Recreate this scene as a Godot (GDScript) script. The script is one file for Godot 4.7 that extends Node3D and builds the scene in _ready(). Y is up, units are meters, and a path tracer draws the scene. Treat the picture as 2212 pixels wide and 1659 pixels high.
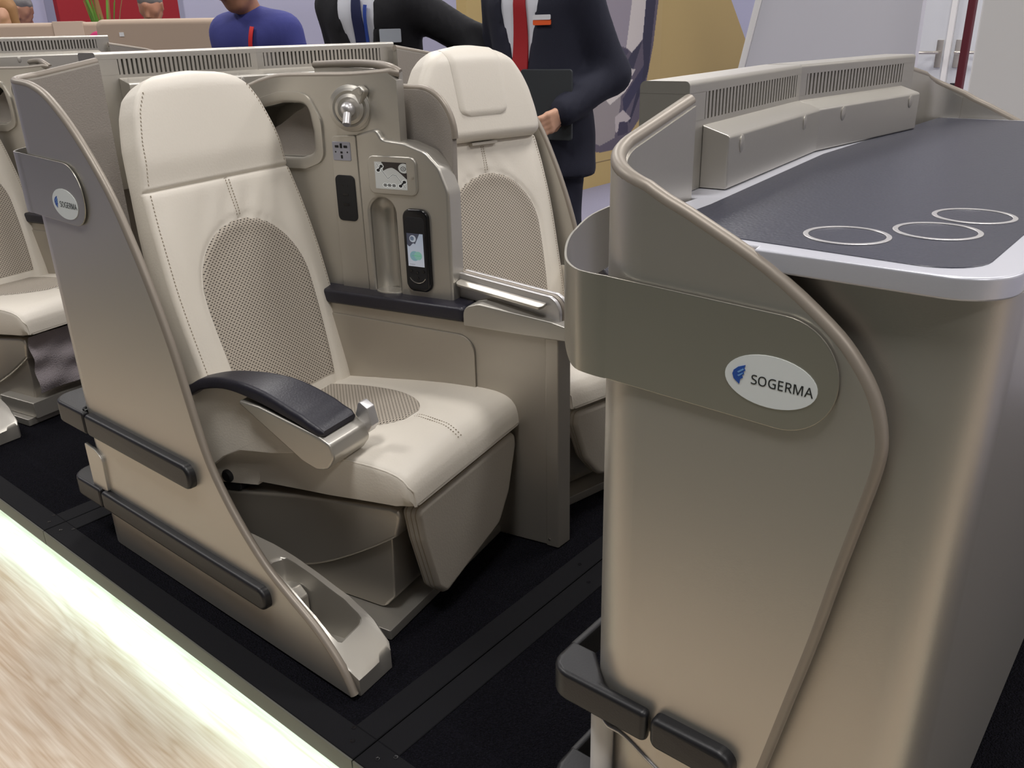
extends Node3D
# Business class seats on an exhibition stand. World: x = the way the seats face, y = up (0 is the top of the seat platform), z = towards the aisle.

var M := {}
var taken := {}
var mirror := false

class MB:
	var v := PackedVector3Array()
	var uv := PackedVector2Array()
	var t := PackedInt32Array()
	func add(p: Vector3, q := Vector2.ZERO) -> int:
		v.append(p)
		uv.append(q)
		return v.size() - 1
	func tri(a: int, b: int, c: int) -> void:   # counter-clockwise seen from outside
		t.append(a)
		t.append(c)
		t.append(b)
	func quad(a: int, b: int, c: int, d: int) -> void:
		tri(a, b, c)
		tri(a, c, d)

func _ready() -> void:
	set_camera()
	set_light()
	make_materials()
	build_hall()
	build_platform()
	build_unit_a()
	build_unit_b()
	build_unit_c()
	build_background()
	build_people()

# ---------------------------------------------------------------- camera, light
func set_camera() -> void:
	var p := deg_to_rad(22.556)
	var r := deg_to_rad(-1.416)
	var y := deg_to_rad(40.109)
	var fwd := Vector3(-sin(y) * cos(p), -sin(p), -cos(y) * cos(p))
	var right := Vector3(cos(y), 0, -sin(y))
	var up := right.cross(fwd)
	var cam := Camera3D.new()
	cam.name = "camera"
	cam.fov = rad_to_deg(2.0 * atan(829.5 / 1848.2))
	cam.near = 0.05
	cam.far = 60.0
	add_child(cam)
	cam.transform = Transform3D(Basis(right * cos(r) + up * sin(r), up * cos(r) - right * sin(r), -fwd), Vector3(0, 1.3, 0))
	cam.current = true

func set_light() -> void:
	var we := WorldEnvironment.new()
	we.name = "environment"
	var e := Environment.new()
	e.background_mode = Environment.BG_COLOR
	e.background_color = Color(0.02, 0.02, 0.022)
	e.tonemap_mode = Environment.TONE_MAPPER_LINEAR
	e.tonemap_exposure = 1.0
	e.sdfgi_enabled = true
	e.ssao_enabled = true
	e.ssil_enabled = true
	we.environment = e
	add_child(we)

# ---------------------------------------------------------------- naming
func numbered(called: String) -> String:
	if not taken.has(called):
		taken[called] = 0
		return called
	taken[called] += 1
	return "%s_%03d" % [called, taken[called]]

func thing(called: String, label: String, category: String, at := Vector3.ZERO, yaw := 0.0, group := "") -> Node3D:
	var o := Node3D.new()
	o.name = numbered(called)
	add_child(o)
	o.position = at
	o.rotation_degrees.y = yaw
	tag(o, label, category, group)
	return o

func tag(o: Node, label: String, category: String, group := "") -> void:
	o.set_meta("label", label)
	o.set_meta("category", category)
	if group != "":
		o.set_meta("group", group)

func structure(called: String, b: MB, m: Material, crease := 35.0) -> MeshInstance3D:
	var o := put(self, called, b, m, crease)
	o.set_meta("kind", "structure")
	return o

func put(parent: Node, called: String, b: MB, m: Material, crease := 35.0) -> MeshInstance3D:
	var o := MeshInstance3D.new()
	o.name = called
	o.mesh = mesh_of(b, crease)
	o.material_override = m
	o.cast_shadow = GeometryInstance3D.SHADOW_CASTING_SETTING_ON
	parent.add_child(o, true)
	return o

func share(parent: Node, called: String, me: Mesh, m: Material, xf := Transform3D.IDENTITY) -> MeshInstance3D:
	var o := MeshInstance3D.new()
	o.name = called
	o.mesh = me
	o.material_override = m
	parent.add_child(o, true)
	o.transform = xf
	return o

# ---------------------------------------------------------------- meshes
func mesh_of(b: MB, crease := 35.0) -> ArrayMesh:
	var v := b.v
	var n := b.t.size() / 3
	if mirror:
		for i in v.size():
			v[i] = Vector3(v[i].x, v[i].y, -v[i].z)
	var t := b.t.duplicate()
	if mirror:
		for i in n:
			var k := t[3 * i + 1]
			t[3 * i + 1] = t[3 * i + 2]
			t[3 * i + 2] = k
	var ids := {}
	var vid := PackedInt32Array()
	vid.resize(v.size())
	for i in v.size():
		var key := Vector3i((v[i] * 20000.0).round())
		if not ids.has(key):
			ids[key] = ids.size()
		vid[i] = ids[key]
	var faces := []
	faces.resize(ids.size())
	for i in ids.size():
		faces[i] = PackedInt32Array()
	var fa := PackedVector3Array()
	var fu := PackedVector3Array()
	fa.resize(n)
	fu.resize(n)
	for i in n:
		var a := v[t[3 * i]]
		var w := (v[t[3 * i + 2]] - a).cross(v[t[3 * i + 1]] - a)
		fa[i] = w
		fu[i] = w.normalized()
		for k in 3:
			faces[vid[t[3 * i + k]]].append(i)
	var pos := PackedVector3Array()
	var nor := PackedVector3Array()
	var uvs := PackedVector2Array()
	pos.resize(3 * n)
	nor.resize(3 * n)
	uvs.resize(3 * n)
	var lim := cos(deg_to_rad(crease))
	var k2 := 0
	for i in n:
		if fa[i].length_squared() < 1e-20:
			continue
		for k in 3:
			var at := t[3 * i + k]
			var s := Vector3.ZERO
			var mine := fu[i]
			for f in faces[vid[at]]:
				if mine.dot(fu[f]) >= lim:
					s += fa[f]
			pos[k2] = v[at]
			nor[k2] = s.normalized() if s.length_squared() > 1e-24 else mine
			uvs[k2] = b.uv[at]
			k2 += 1
	pos.resize(k2)
	nor.resize(k2)
	uvs.resize(k2)
	var arr := []
	arr.resize(Mesh.ARRAY_MAX)
	arr[Mesh.ARRAY_VERTEX] = pos
	arr[Mesh.ARRAY_NORMAL] = nor
	arr[Mesh.ARRAY_TEX_UV] = uvs
	var me := ArrayMesh.new()
	if k2 > 0:
		me.add_surface_from_arrays(Mesh.PRIMITIVE_TRIANGLES, arr)
	return me

const SIDE := Transform3D(Vector3(1, 0, 0), Vector3(0, 1, 0), Vector3(0, 0, 1), Vector3.ZERO)      # polygon (x, y), drawn out along z
const FRONT := Transform3D(Vector3(0, 0, -1), Vector3(0, 1, 0), Vector3(1, 0, 0), Vector3.ZERO)    # polygon (-z, y), drawn out along x
const PLAN := Transform3D(Vector3(1, 0, 0), Vector3(0, 0, -1), Vector3(0, 1, 0), Vector3.ZERO)     # polygon (x, -z), drawn out along y

func V(a: Array) -> PackedVector2Array:
	var o := PackedVector2Array()
	for i in a.size() / 2:
		o.append(Vector2(a[2 * i], a[2 * i + 1]))
	return o

func plan(a: Array) -> PackedVector2Array:      # x, z pairs to the polygon that PLAN draws out
	var o := PackedVector2Array()
	for i in a.size() / 2:
		o.append(Vector2(a[2 * i], -a[2 * i + 1]))
	return o

func area2(p: PackedVector2Array) -> float:
	var s := 0.0
	for i in p.size():
		s += p[i].cross(p[(i + 1) % p.size()])
	return s

func ccw(p: PackedVector2Array) -> PackedVector2Array:
	if area2(p) < 0:
		p = p.duplicate()
		p.reverse()
	return p

func inset(p: PackedVector2Array, d: float) -> PackedVector2Array:
	var o := PackedVector2Array()
	var n := p.size()
	for i in n:
		var e1 := (p[i] - p[(i + n - 1) % n]).normalized()
		var e2 := (p[(i + 1) % n] - p[i]).normalized()
		var n1 := Vector2(-e1.y, e1.x)
		var n2 := Vector2(-e2.y, e2.x)
		var k := maxf(1.0 + n1.dot(n2), 0.35)
		o.append(p[i] + (n1 + n2) / k * d)
	return o

func cap(b: MB, p: PackedVector2Array, ids: PackedInt32Array, up: bool) -> void:
	var t := Geometry2D.triangulate_polygon(p)
	if t.is_empty():
		# an inset that folded over itself: fan from the middle
		var mid := Vector3.ZERO
		for i in ids:
			mid += b.v[i]
		var m := b.add(mid / ids.size(), p[0])
		for i in ids.size():
			if up:
				b.tri(m, ids[i], ids[(i + 1) % ids.size()])
			else:
				b.tri(m, ids[(i + 1) % ids.size()], ids[i])
		return
	for i in t.size() / 3:
		var a := t[3 * i]
		var c := t[3 * i + 1]
		var d := t[3 * i + 2]
		var pos := (p[c] - p[a]).cross(p[d] - p[a]) > 0
		if pos == up:
			b.tri(ids[a], ids[c], ids[d])
		else:
			b.tri(ids[a], ids[d], ids[c])

func ext(b: MB, poly: PackedVector2Array, z0: float, z1: float, xf := SIDE, bev := 0.0, seg := 3, both := true) -> void:
	poly = ccw(poly)
	var n := poly.size()
	var steps := []
	if bev > 0.0 and both:
		for i in seg + 1:
			var a := float(i) / seg * PI / 2
			steps.append([bev * (1.0 - sin(a)), z0 + bev * (1.0 - cos(a))])
	else:
		steps.append([0.0, z0])
	if bev > 0.0:
		for i in seg + 1:
			var a := float(seg - i) / seg * PI / 2
			steps.append([bev * (1.0 - sin(a)), z1 - bev * (1.0 - cos(a))])
	else:
		steps.append([0.0, z1])
	var prev := PackedInt32Array()
	for k in steps.size():
		var ring := poly if steps[k][0] < 1e-9 else inset(poly, steps[k][0])
		var ids := PackedInt32Array()
		for q in ring:
			ids.append(b.add(xf * Vector3(q.x, q.y, steps[k][1]), q))
		if k == 0:
			cap(b, ring, ids, false)
		else:
			for i in n:
				var j := (i + 1) % n
				b.quad(prev[i], prev[j], ids[j], ids[i])
		if k == steps.size() - 1:
			cap(b, ring, ids, true)
		prev = ids

func loft(b: MB, rings: Array, closed := true, cap0 := true, cap1 := true) -> void:
	var prev := PackedInt32Array()
	for k in rings.size():
		var ids := PackedInt32Array()
		var r: PackedVector3Array = rings[k]
		for i in r.size():
			ids.append(b.add(r[i], Vector2(float(i) / r.size(), float(k) / rings.size())))
		if k > 0:
			var n := r.size()
			for i in (n if closed else n - 1):
				var j := (i + 1) % n
				b.quad(prev[i], prev[j], ids[j], ids[i])
		if (k == 0 and cap0) or (k == rings.size() - 1 and cap1):
			var c := Vector3.ZERO
			for q in r:
				c += q
			var m := b.add(c / r.size())
			for i in r.size():
				var j := (i + 1) % r.size()
				if k == 0:
					b.tri(m, ids[j], ids[i])
				else:
					b.tri(m, ids[i], ids[j])
		prev = ids

func tube(b: MB, pts: PackedVector3Array, r: float, n := 10, closed := false, r2 := -1.0) -> void:
	if r2 < 0:
		r2 = r
	var m := pts.size()
	var nrm := Vector3.ZERO
	var rings := []
	for i in m:
		var d: Vector3
		if closed:
			d = (pts[(i + 1) % m] - pts[(i + m - 1) % m]).normalized()
		else:
			d = (pts[mini(i + 1, m - 1)] - pts[maxi(i - 1, 0)]).normalized()
		if nrm == Vector3.ZERO:
			nrm = d.cross(Vector3.UP if absf(d.y) < 0.9 else Vector3.RIGHT).normalized()
		nrm = (nrm - d * nrm.dot(d)).normalized()
		var bi := d.cross(nrm)
		var ring := PackedVector3Array()
		for k in n:
			var a := TAU * k / n
			ring.append(pts[i] + nrm * cos(a) * r + bi * sin(a) * r2)
		rings.append(ring)
	if closed:
		rings.append(rings[0])
	loft(b, rings, true, not closed, not closed)

func lathe(b: MB, prof: Array, n := 32, xf := Transform3D.IDENTITY, caps := true) -> void:
	var rings := []
	for i in prof.size() / 2:
		var ring := PackedVector3Array()
		for k in n:
			var a := TAU * k / n
			ring.append(xf * Vector3(prof[2 * i] * cos(a), prof[2 * i + 1], -prof[2 * i] * sin(a)))
		rings.append(ring)
	loft(b, rings, true, caps, caps)

func grid(b: MB, nu: int, nv: int, fn: Callable, us := 1.0, flip := false) -> void:
	var base := b.v.size()
	for j in nv + 1:
		for i in nu + 1:
			var p: Array = fn.call(float(i) / nu, float(j) / nv)
			b.add(p[0], p[1] * us)
	for j in nv:
		for i in nu:
			var a := base + j * (nu + 1) + i
			if flip:
				b.quad(a, a + nu + 1, a + nu + 2, a + 1)
			else:
				b.quad(a, a + 1, a + nu + 2, a + nu + 1)

func box(b: MB, lo: Vector3, hi: Vector3, bev := 0.0) -> void:
	ext(b, V([lo.x, lo.y, hi.x, lo.y, hi.x, hi.y, lo.x, hi.y]), lo.z, hi.z, SIDE, bev, 2)

func rounded(p: PackedVector2Array, r: Array, seg := 6) -> PackedVector2Array:
	# every corner of the polygon rounded; r is one radius or one for each corner
	var o := PackedVector2Array()
	var n := p.size()
	for i in n:
		var rad: float = r[i % r.size()]
		var a := (p[(i + n - 1) % n] - p[i])
		var c := (p[(i + 1) % n] - p[i])
		var la := a.length()
		var lc := c.length()
		a /= la
		c /= lc
		var half := acos(clampf(a.dot(c), -1, 1)) / 2
		if rad <= 0.0 or half > 1.55 or half < 0.02:
			o.append(p[i])
			continue
		var d := minf(rad / tan(half), minf(la, lc) * 0.499)
		var rr := d * tan(half)
		var mid := p[i] + (a + c).normalized() * (rr / sin(half))
		var s := p[i] + a * d - mid
		var e := p[i] + c * d - mid
		var ang := s.angle_to(e)
		for k in seg + 1:
			o.append(mid + s.rotated(ang * k / seg))
	return o

func rrect(w: float, h: float, r: float, c := Vector2.ZERO, seg := 5) -> PackedVector2Array:
	return rounded(PackedVector2Array([c + Vector2(-w, -h) / 2, c + Vector2(w, -h) / 2, c + Vector2(w, h) / 2, c + Vector2(-w, h) / 2]), [r], seg)

func spline(p: PackedVector2Array, per := 6) -> PackedVector2Array:
	var o := PackedVector2Array()
	var n := p.size()
	for i in n - 1:
		var a := p[maxi(i - 1, 0)]
		var d := p[mini(i + 2, n - 1)]
		for k in per:
			o.append(p[i].cubic_interpolate(p[i + 1], a, d, float(k) / per))
	o.append(p[n - 1])
	return o

func spline3(p: PackedVector3Array, per := 6) -> PackedVector3Array:
	var o := PackedVector3Array()
	var n := p.size()
	for i in n - 1:
		var a := p[maxi(i - 1, 0)]
		var d := p[mini(i + 2, n - 1)]
		for k in per:
			o.append(p[i].cubic_interpolate(p[i + 1], a, d, float(k) / per))
	o.append(p[n - 1])
	return o

func V3(a: Array) -> PackedVector3Array:
	var o := PackedVector3Array()
	for i in a.size() / 3:
		o.append(Vector3(a[3 * i], a[3 * i + 1], a[3 * i + 2]))
	return o

func table(t: Array, x: float) -> float:      # x, y pairs, x rising
	var n := t.size() / 2
	if x <= t[0]:
		return t[1]
	for i in n - 1:
		if x <= t[2 * i + 2]:
			var f: float = (x - t[2 * i]) / (t[2 * i + 2] - t[2 * i])
			var y0: float = t[2 * i + 1]
			var y1: float = t[2 * i + 3]
			var ya: float = t[2 * maxi(i - 1, 0) + 1]
			var yd: float = t[2 * mini(i + 2, n - 1) + 1]
			return cubic_interpolate(y0, y1, ya, yd, f)
	return t[2 * n - 1]

func ringloop(c: Vector2, p: PackedVector2Array, n: int) -> PackedVector2Array:
	# the outline p seen from c, as n points at even angles
	var o := PackedVector2Array()
	for k in n:
		var d := Vector2.from_angle(TAU * k / n)
		var best := 0.0
		for i in p.size():
			var q = Geometry2D.segment_intersects_segment(c, c + d * 10.0, p[i], p[(i + 1) % p.size()])
			if q != null:
				best = maxf(best, (q - c).length())
		o.append(c + d * best)
	return o

# ---------------------------------------------------------------- materials
func srgb(r: float, g: float, b: float) -> Color:
	return Color(r / 255.0, g / 255.0, b / 255.0)

func mat(called: String, c: Color, rough := 0.6, metal := 0.0, spec := 0.5) -> StandardMaterial3D:
	var m := StandardMaterial3D.new()
	m.resource_name = called
	m.albedo_color = c
	m.roughness = rough
	m.metallic = metal
	m.metallic_specular = spec
	M[called] = m
	return m

func noise_image(sd: int, freq: float, size: int, kind := FastNoiseLite.TYPE_SIMPLEX_SMOOTH, oct := 3) -> Image:
	var n := FastNoiseLite.new()
	n.seed = sd
	n.frequency = freq
	n.noise_type = kind
	n.fractal_octaves = oct
	var im := n.get_seamless_image(size, size)
	im.convert(Image.FORMAT_RGBA8)
	return im

func grain(m: StandardMaterial3D, im: Image, scale: float, depth: float, per_metre: float) -> void:
	var n := im.duplicate() as Image
	n.bump_map_to_normal_map(depth)
	m.normal_enabled = true
	m.normal_texture = ImageTexture.create_from_image(n)
	m.normal_scale = scale
	m.uv1_triplanar = true
	m.uv1_scale = Vector3.ONE * per_metre

func ramp(im: Image, a: Color, b: Color) -> ImageTexture:
	var o := Image.create_empty(im.get_width(), im.get_height(), false, Image.FORMAT_RGBA8)
	for y in im.get_height():
		for x in im.get_width():
			o.set_pixel(x, y, a.lerp(b, im.get_pixel(x, y).r))
	return ImageTexture.create_from_image(o)

func make_materials() -> void:
	var fine := noise_image(3, 0.12, 256)
	var flake := noise_image(8, 0.35, 256, FastNoiseLite.TYPE_VALUE, 1)
	var cell := noise_image(5, 0.09, 256, FastNoiseLite.TYPE_CELLULAR, 2)
	grain(mat("champagne_paint", srgb(192, 188, 180), 0.38, 0.76), flake, 0.05, 2.0, 9.0)
	grain(mat("champagne_dark", srgb(184, 178, 168), 0.41, 0.74), flake, 0.05, 2.0, 9.0)
	grain(mat("silver_paint", srgb(205, 203, 203), 0.36, 0.75), flake, 0.05, 2.0, 9.0)
	mat("champagne_band", srgb(186, 183, 172), 0.35, 0.86)
	mat("bright_metal", srgb(214, 208, 198), 0.24, 0.9)
	mat("edge_trim", srgb(148, 139, 128), 0.44, 0.25)
	grain(mat("lining", srgb(148, 141, 134), 0.85), fine, 0.3, 2.0, 6.0)
	grain(mat("leather", srgb(222, 215, 203), 0.5), cell, 0.22, 2.0, 7.0)
	grain(mat("leather_taupe", srgb(178, 171, 160), 0.52), cell, 0.2, 2.0, 7.0)
	mat("thread", srgb(150, 138, 120), 0.8)
	grain(mat("black_leather", srgb(36, 35, 45), 0.42), cell, 0.3, 2.0, 8.0)
	grain(mat("bumper_plastic", srgb(25, 25, 28), 0.42), fine, 0.1, 2.0, 6.0)
	mat("black_gloss", srgb(14, 14, 18), 0.18)
	mat("black_matt", srgb(20, 20, 24), 0.6)
	mat("slot_black", srgb(18, 16, 15), 0.9)
	mat("socket_grey", srgb(150, 150, 160), 0.5)
	mat("white_plastic", srgb(222, 222, 222), 0.5)
	mat("sticker", srgb(226, 232, 232), 0.45)
	mat("ink", srgb(36, 40, 40), 0.5)
	mat("emblem_blue", srgb(42, 84, 168), 0.4)
	mat("emblem_light", srgb(112, 160, 214), 0.4)
	grain(mat("grey_cloth", srgb(152, 144, 148), 0.9), fine, 0.5, 4.0, 5.0)
	grain(mat("counter_border", srgb(206, 207, 216), 0.34, 0.35), flake, 0.05, 2.0, 9.0)
	var top := mat("counter_top", srgb(50, 52, 66), 0.36)
	grain(top, flake, 0.12, 2.0, 4.0)
	# perforated seat fabric: dark holes in a beige knit, one hole each 6 mm
	var w := 64
	var h := 96
	var im := Image.create_empty(w, h, false, Image.FORMAT_RGBA8)
	var rng := RandomNumberGenerator.new()
	rng.seed = 11
	for y in h:
		for x in w:
			var best := 1e9
			for c: Vector2 in [Vector2(16, 24), Vector2(48, 72)]:
				for ox in [-64, 0, 64]:
					for oy in [-96, 0, 96]:
						var d := Vector2(x, y) - (c + Vector2(ox, oy))
						best = minf(best, Vector2(d.x / 15.5, d.y / 14.0).length())
			var k := smoothstep(0.72, 1.08, best)
			var thread := 0.94 + 0.06 * sin(y * TAU / 12.0) * sin(x * TAU / 16.0)
			im.set_pixel(x, y, srgb(66, 59, 55).lerp(srgb(190, 180, 166), k) * Color(thread, thread, thread, 1))
	var mesh := mat("mesh_fabric", Color.WHITE, 0.85)
	mesh.albedo_texture = ImageTexture.create_from_image(im)
	im = im.duplicate()
	im.bump_map_to_normal_map(4.0)
	mesh.normal_enabled = true
	mesh.normal_texture = ImageTexture.create_from_image(im)
	mesh.normal_scale = 0.6
	# oak boards
	var wood := mat("oak", Color.WHITE, 0.42)
	wood.albedo_texture = ImageTexture.create_from_image(oak_image())
	# carpets
	var tuft := noise_image(21, 0.3, 256, FastNoiseLite.TYPE_SIMPLEX, 4)
	var carpet := mat("carpet", Color.WHITE, 0.95, 0.0, 0.2)
	carpet.albedo_texture = ramp(tuft, srgb(6, 6, 9), srgb(30, 29, 38))
	grain(carpet, tuft, 1.0, 8.0, 2.6)
	grain(mat("platform_border", srgb(13, 13, 17), 0.7, 0.0, 0.3), fine, 0.2, 2.0, 8.0)
	mat("fascia", srgb(96, 96, 88), 0.5, 0.4)
	var lilac := mat("lilac_carpet", Color.WHITE, 0.95, 0.0, 0.2)
	lilac.albedo_texture = ramp(tuft, srgb(138, 136, 156), srgb(164, 162, 180))
	grain(lilac, tuft, 0.6, 6.0, 2.0)
	var dk := mat("dark_carpet", Color.WHITE, 0.95, 0.0, 0.2)
	dk.albedo_texture = ramp(tuft, srgb(84, 87, 80), srgb(114, 117, 108))
	grain(dk, tuft, 0.6, 6.0, 2.0)
	mat("wall_lilac", srgb(170, 170, 194), 0.8)
	mat("wall_yellow", srgb(186, 162, 108), 0.8)
	mat("wall_white", srgb(232, 230, 228), 0.7)
	mat("wall_grey", srgb(206, 205, 212), 0.7)
	mat("wall_red", srgb(150, 22, 32), 0.75)
	mat("hall_dark", srgb(70, 71, 72), 0.8)
	mat("ceiling_grey", srgb(178, 178, 182), 0.9)
	mat("tan_panel", srgb(176, 156, 138), 0.7)
	mat("tan_light", srgb(194, 176, 158), 0.7)
	mat("magenta_cloth", srgb(170, 30, 90), 0.8)
	mat("door_metal", srgb(214, 216, 220), 0.5, 0.1)
	mat("dark_red", srgb(90, 20, 34), 0.6)
	# people
	mat("skin", srgb(206, 160, 134), 0.55)
	mat("skin_tan", srgb(170, 122, 98), 0.55)
	grain(mat("navy_suit", srgb(27, 29, 46), 0.85), fine, 0.4, 3.0, 10.0)
	grain(mat("black_suit", srgb(20, 20, 26), 0.85), fine, 0.4, 3.0, 10.0)
	mat("white_shirt", srgb(214, 216, 226), 0.8)
	mat("red_tie", srgb(160, 22, 30), 0.6)
	mat("navy_tie", srgb(30, 36, 78), 0.6)
	grain(mat("blue_shirt", srgb(56, 60, 128), 0.85), fine, 0.4, 3.0, 10.0)
	mat("lanyard_red", srgb(214, 40, 40), 0.6)
	mat("lanyard_blue", srgb(40, 70, 160), 0.6)
	mat("badge_grey", srgb(164, 170, 180), 0.5)
	mat("badge_white", srgb(220, 220, 226), 0.5)
	mat("badge_orange", srgb(226, 92, 40), 0.5)
	mat("folder_grey", srgb(48, 52, 56), 0.6)
	mat("hair_grey", srgb(118, 114, 114), 0.8)
	mat("hair_black", srgb(24, 22, 22), 0.7)
	mat("hair_brown", srgb(150, 112, 74), 0.75)
	mat("purple_cloth", srgb(92, 60, 110), 0.85)
	mat("lime_cloth", srgb(190, 205, 90), 0.85)
	mat("leaf_green", srgb(104, 150, 52), 0.6)
	mat("leaf_brown", srgb(168, 130, 84), 0.7)
	mat("shoe_black", srgb(18, 17, 17), 0.35)
	# lamps
	var led := mat("led_glow", srgb(214, 255, 232), 0.6)
	led.emission_enabled = true
	led.emission = srgb(214, 255, 232)
	led.emission_energy_multiplier = 6.0
	var lamp := mat("lamp_glow", srgb(255, 250, 240), 0.6)
	lamp.emission_enabled = true
	lamp.emission = srgb(255, 246, 232)
	lamp.emission_energy_multiplier = 3.0

func oak_image() -> Image:
	var w := 1024
	var h := 512
	var im := Image.create_empty(w, h, false, Image.FORMAT_RGBA8)
	var a := noise_image(31, 0.0045, 512, FastNoiseLite.TYPE_SIMPLEX_SMOOTH, 3)
	var f := noise_image(32, 0.02, 512, FastNoiseLite.TYPE_SIMPLEX, 3)
	var g := noise_image(33, 0.012, 512, FastNoiseLite.TYPE_SIMPLEX_SMOOTH, 3)
	for y in h:
		for x in w:
			# grain runs along x: noise is looked up far finer across than along
			var big := a.get_pixel((x / 2) % 512, (y * 2) % 512).r
			var mid := g.get_pixel((x / 2) % 512, (y * 4) % 512).r
			var ring := 0.5 + 0.5 * sin(big * 26.0 + y * TAU / 64.0)
			var pore := f.get_pixel((x / 2) % 512, (y * 8) % 512).r
			var k := clampf(0.22 * pow(ring, 4.0) + 0.5 * (pore - 0.45) + 0.6 * (mid - 0.45) + 0.44, 0, 1)
			im.set_pixel(x, y, srgb(228, 215, 198).lerp(srgb(188, 162, 134), k))
	return im

# ---------------------------------------------------------------- hall
const FLOOR := -0.13

func build_hall() -> void:
	var b := MB.new()
	# oak floor of the aisle in front of the platform
	grid(b, 1, 1, func(u: float, v: float): return [Vector3(-6.0 + 12.0 * u, FLOOR, 0.1 - 1.5 * v), Vector2(u * 12.0 / 3.0, v * 1.5 / 0.75)])
	var lo := b.v.size()
	box(b, Vector3(-6, FLOOR - 0.1, -1.4), Vector3(6, FLOOR - 0.004, 0.1))
	structure("floor_oak", b, M.oak)
	b = MB.new()
	box(b, Vector3(-14, FLOOR - 0.1, -13), Vector3(9, FLOOR, -1.4))
	box(b, Vector3(-14, FLOOR - 0.1, -1.4), Vector3(-6, FLOOR, 6))
	box(b, Vector3(6, FLOOR - 0.1, -1.4), Vector3(9, FLOOR, 6))
	structure("floor_carpet", b, M.lilac_carpet)
	b = MB.new()
	box(b, Vector3(-6, FLOOR - 0.1, 0.1), Vector3(6, FLOOR, 6))
	structure("floor_aisle", b, M.dark_carpet)
	b = MB.new()
	box(b, Vector3(-14, 5.6, -13), Vector3(9, 5.8, 6))
	structure("ceiling", b, M.ceiling_grey)
	b = MB.new()
	box(b, Vector3(-14.2, FLOOR - 0.1, -13), Vector3(-14, 5.8, 6))
	structure("wall_left", b, M.wall_lilac)
	b = MB.new()
	box(b, Vector3(9, FLOOR - 0.1, -13), Vector3(9.2, 5.8, 6))
	structure("wall_right", b, M.wall_white)
	b = MB.new()
	box(b, Vector3(-14.2, FLOOR - 0.1, -13.2), Vector3(9.2, 5.8, -13))
	structure("wall_back", b, M.wall_lilac)
	b = MB.new()
	box(b, Vector3(-14.2, FLOOR - 0.1, 6), Vector3(9.2, 5.8, 6.2))
	structure("wall_front", b, M.hall_dark)
	# ceiling lights
	var where := [[-9.5, -8.6], [-5.0, -8.6], [-0.5, -8.6], [4.0, -8.6], [-9.5, -4.2], [-5.0, -4.2], [-0.5, -4.2], [4.0, -4.2], [-9.5, 0.6], [-5.0, 0.6], [-0.5, 0.6], [4.0, 0.6]]
	var size := 1.1
	for p in where:
		var t := thing("ceiling_light", "square white light panel under the grey hall ceiling", "light", Vector3(p[0], 5.5, p[1]), 0, "square light panels under the hall ceiling")
		b = MB.new()
		ext(b, rrect(size + 0.1, size + 0.1, 0.04), 0.02, 0.1, PLAN, 0.01)
		put(t, "housing", b, M.wall_white)
		b = MB.new()
		ext(b, rrect(size, size, 0.02), 0.0, 0.02, PLAN)
		put(t, "diffuser", b, M.lamp_glow)
		var l := AreaLight3D.new()
		l.name = "panel_light"
		l.area_size = Vector2(size, size)
		l.light_color = Color(1.0, 0.99, 0.98)
		l.light_energy = 11.5
		l.shadow_enabled = true
		l.area_range = 30.0
		l.rotation_degrees.x = -90
		l.position.y = -0.02
		t.add_child(l)

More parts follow.
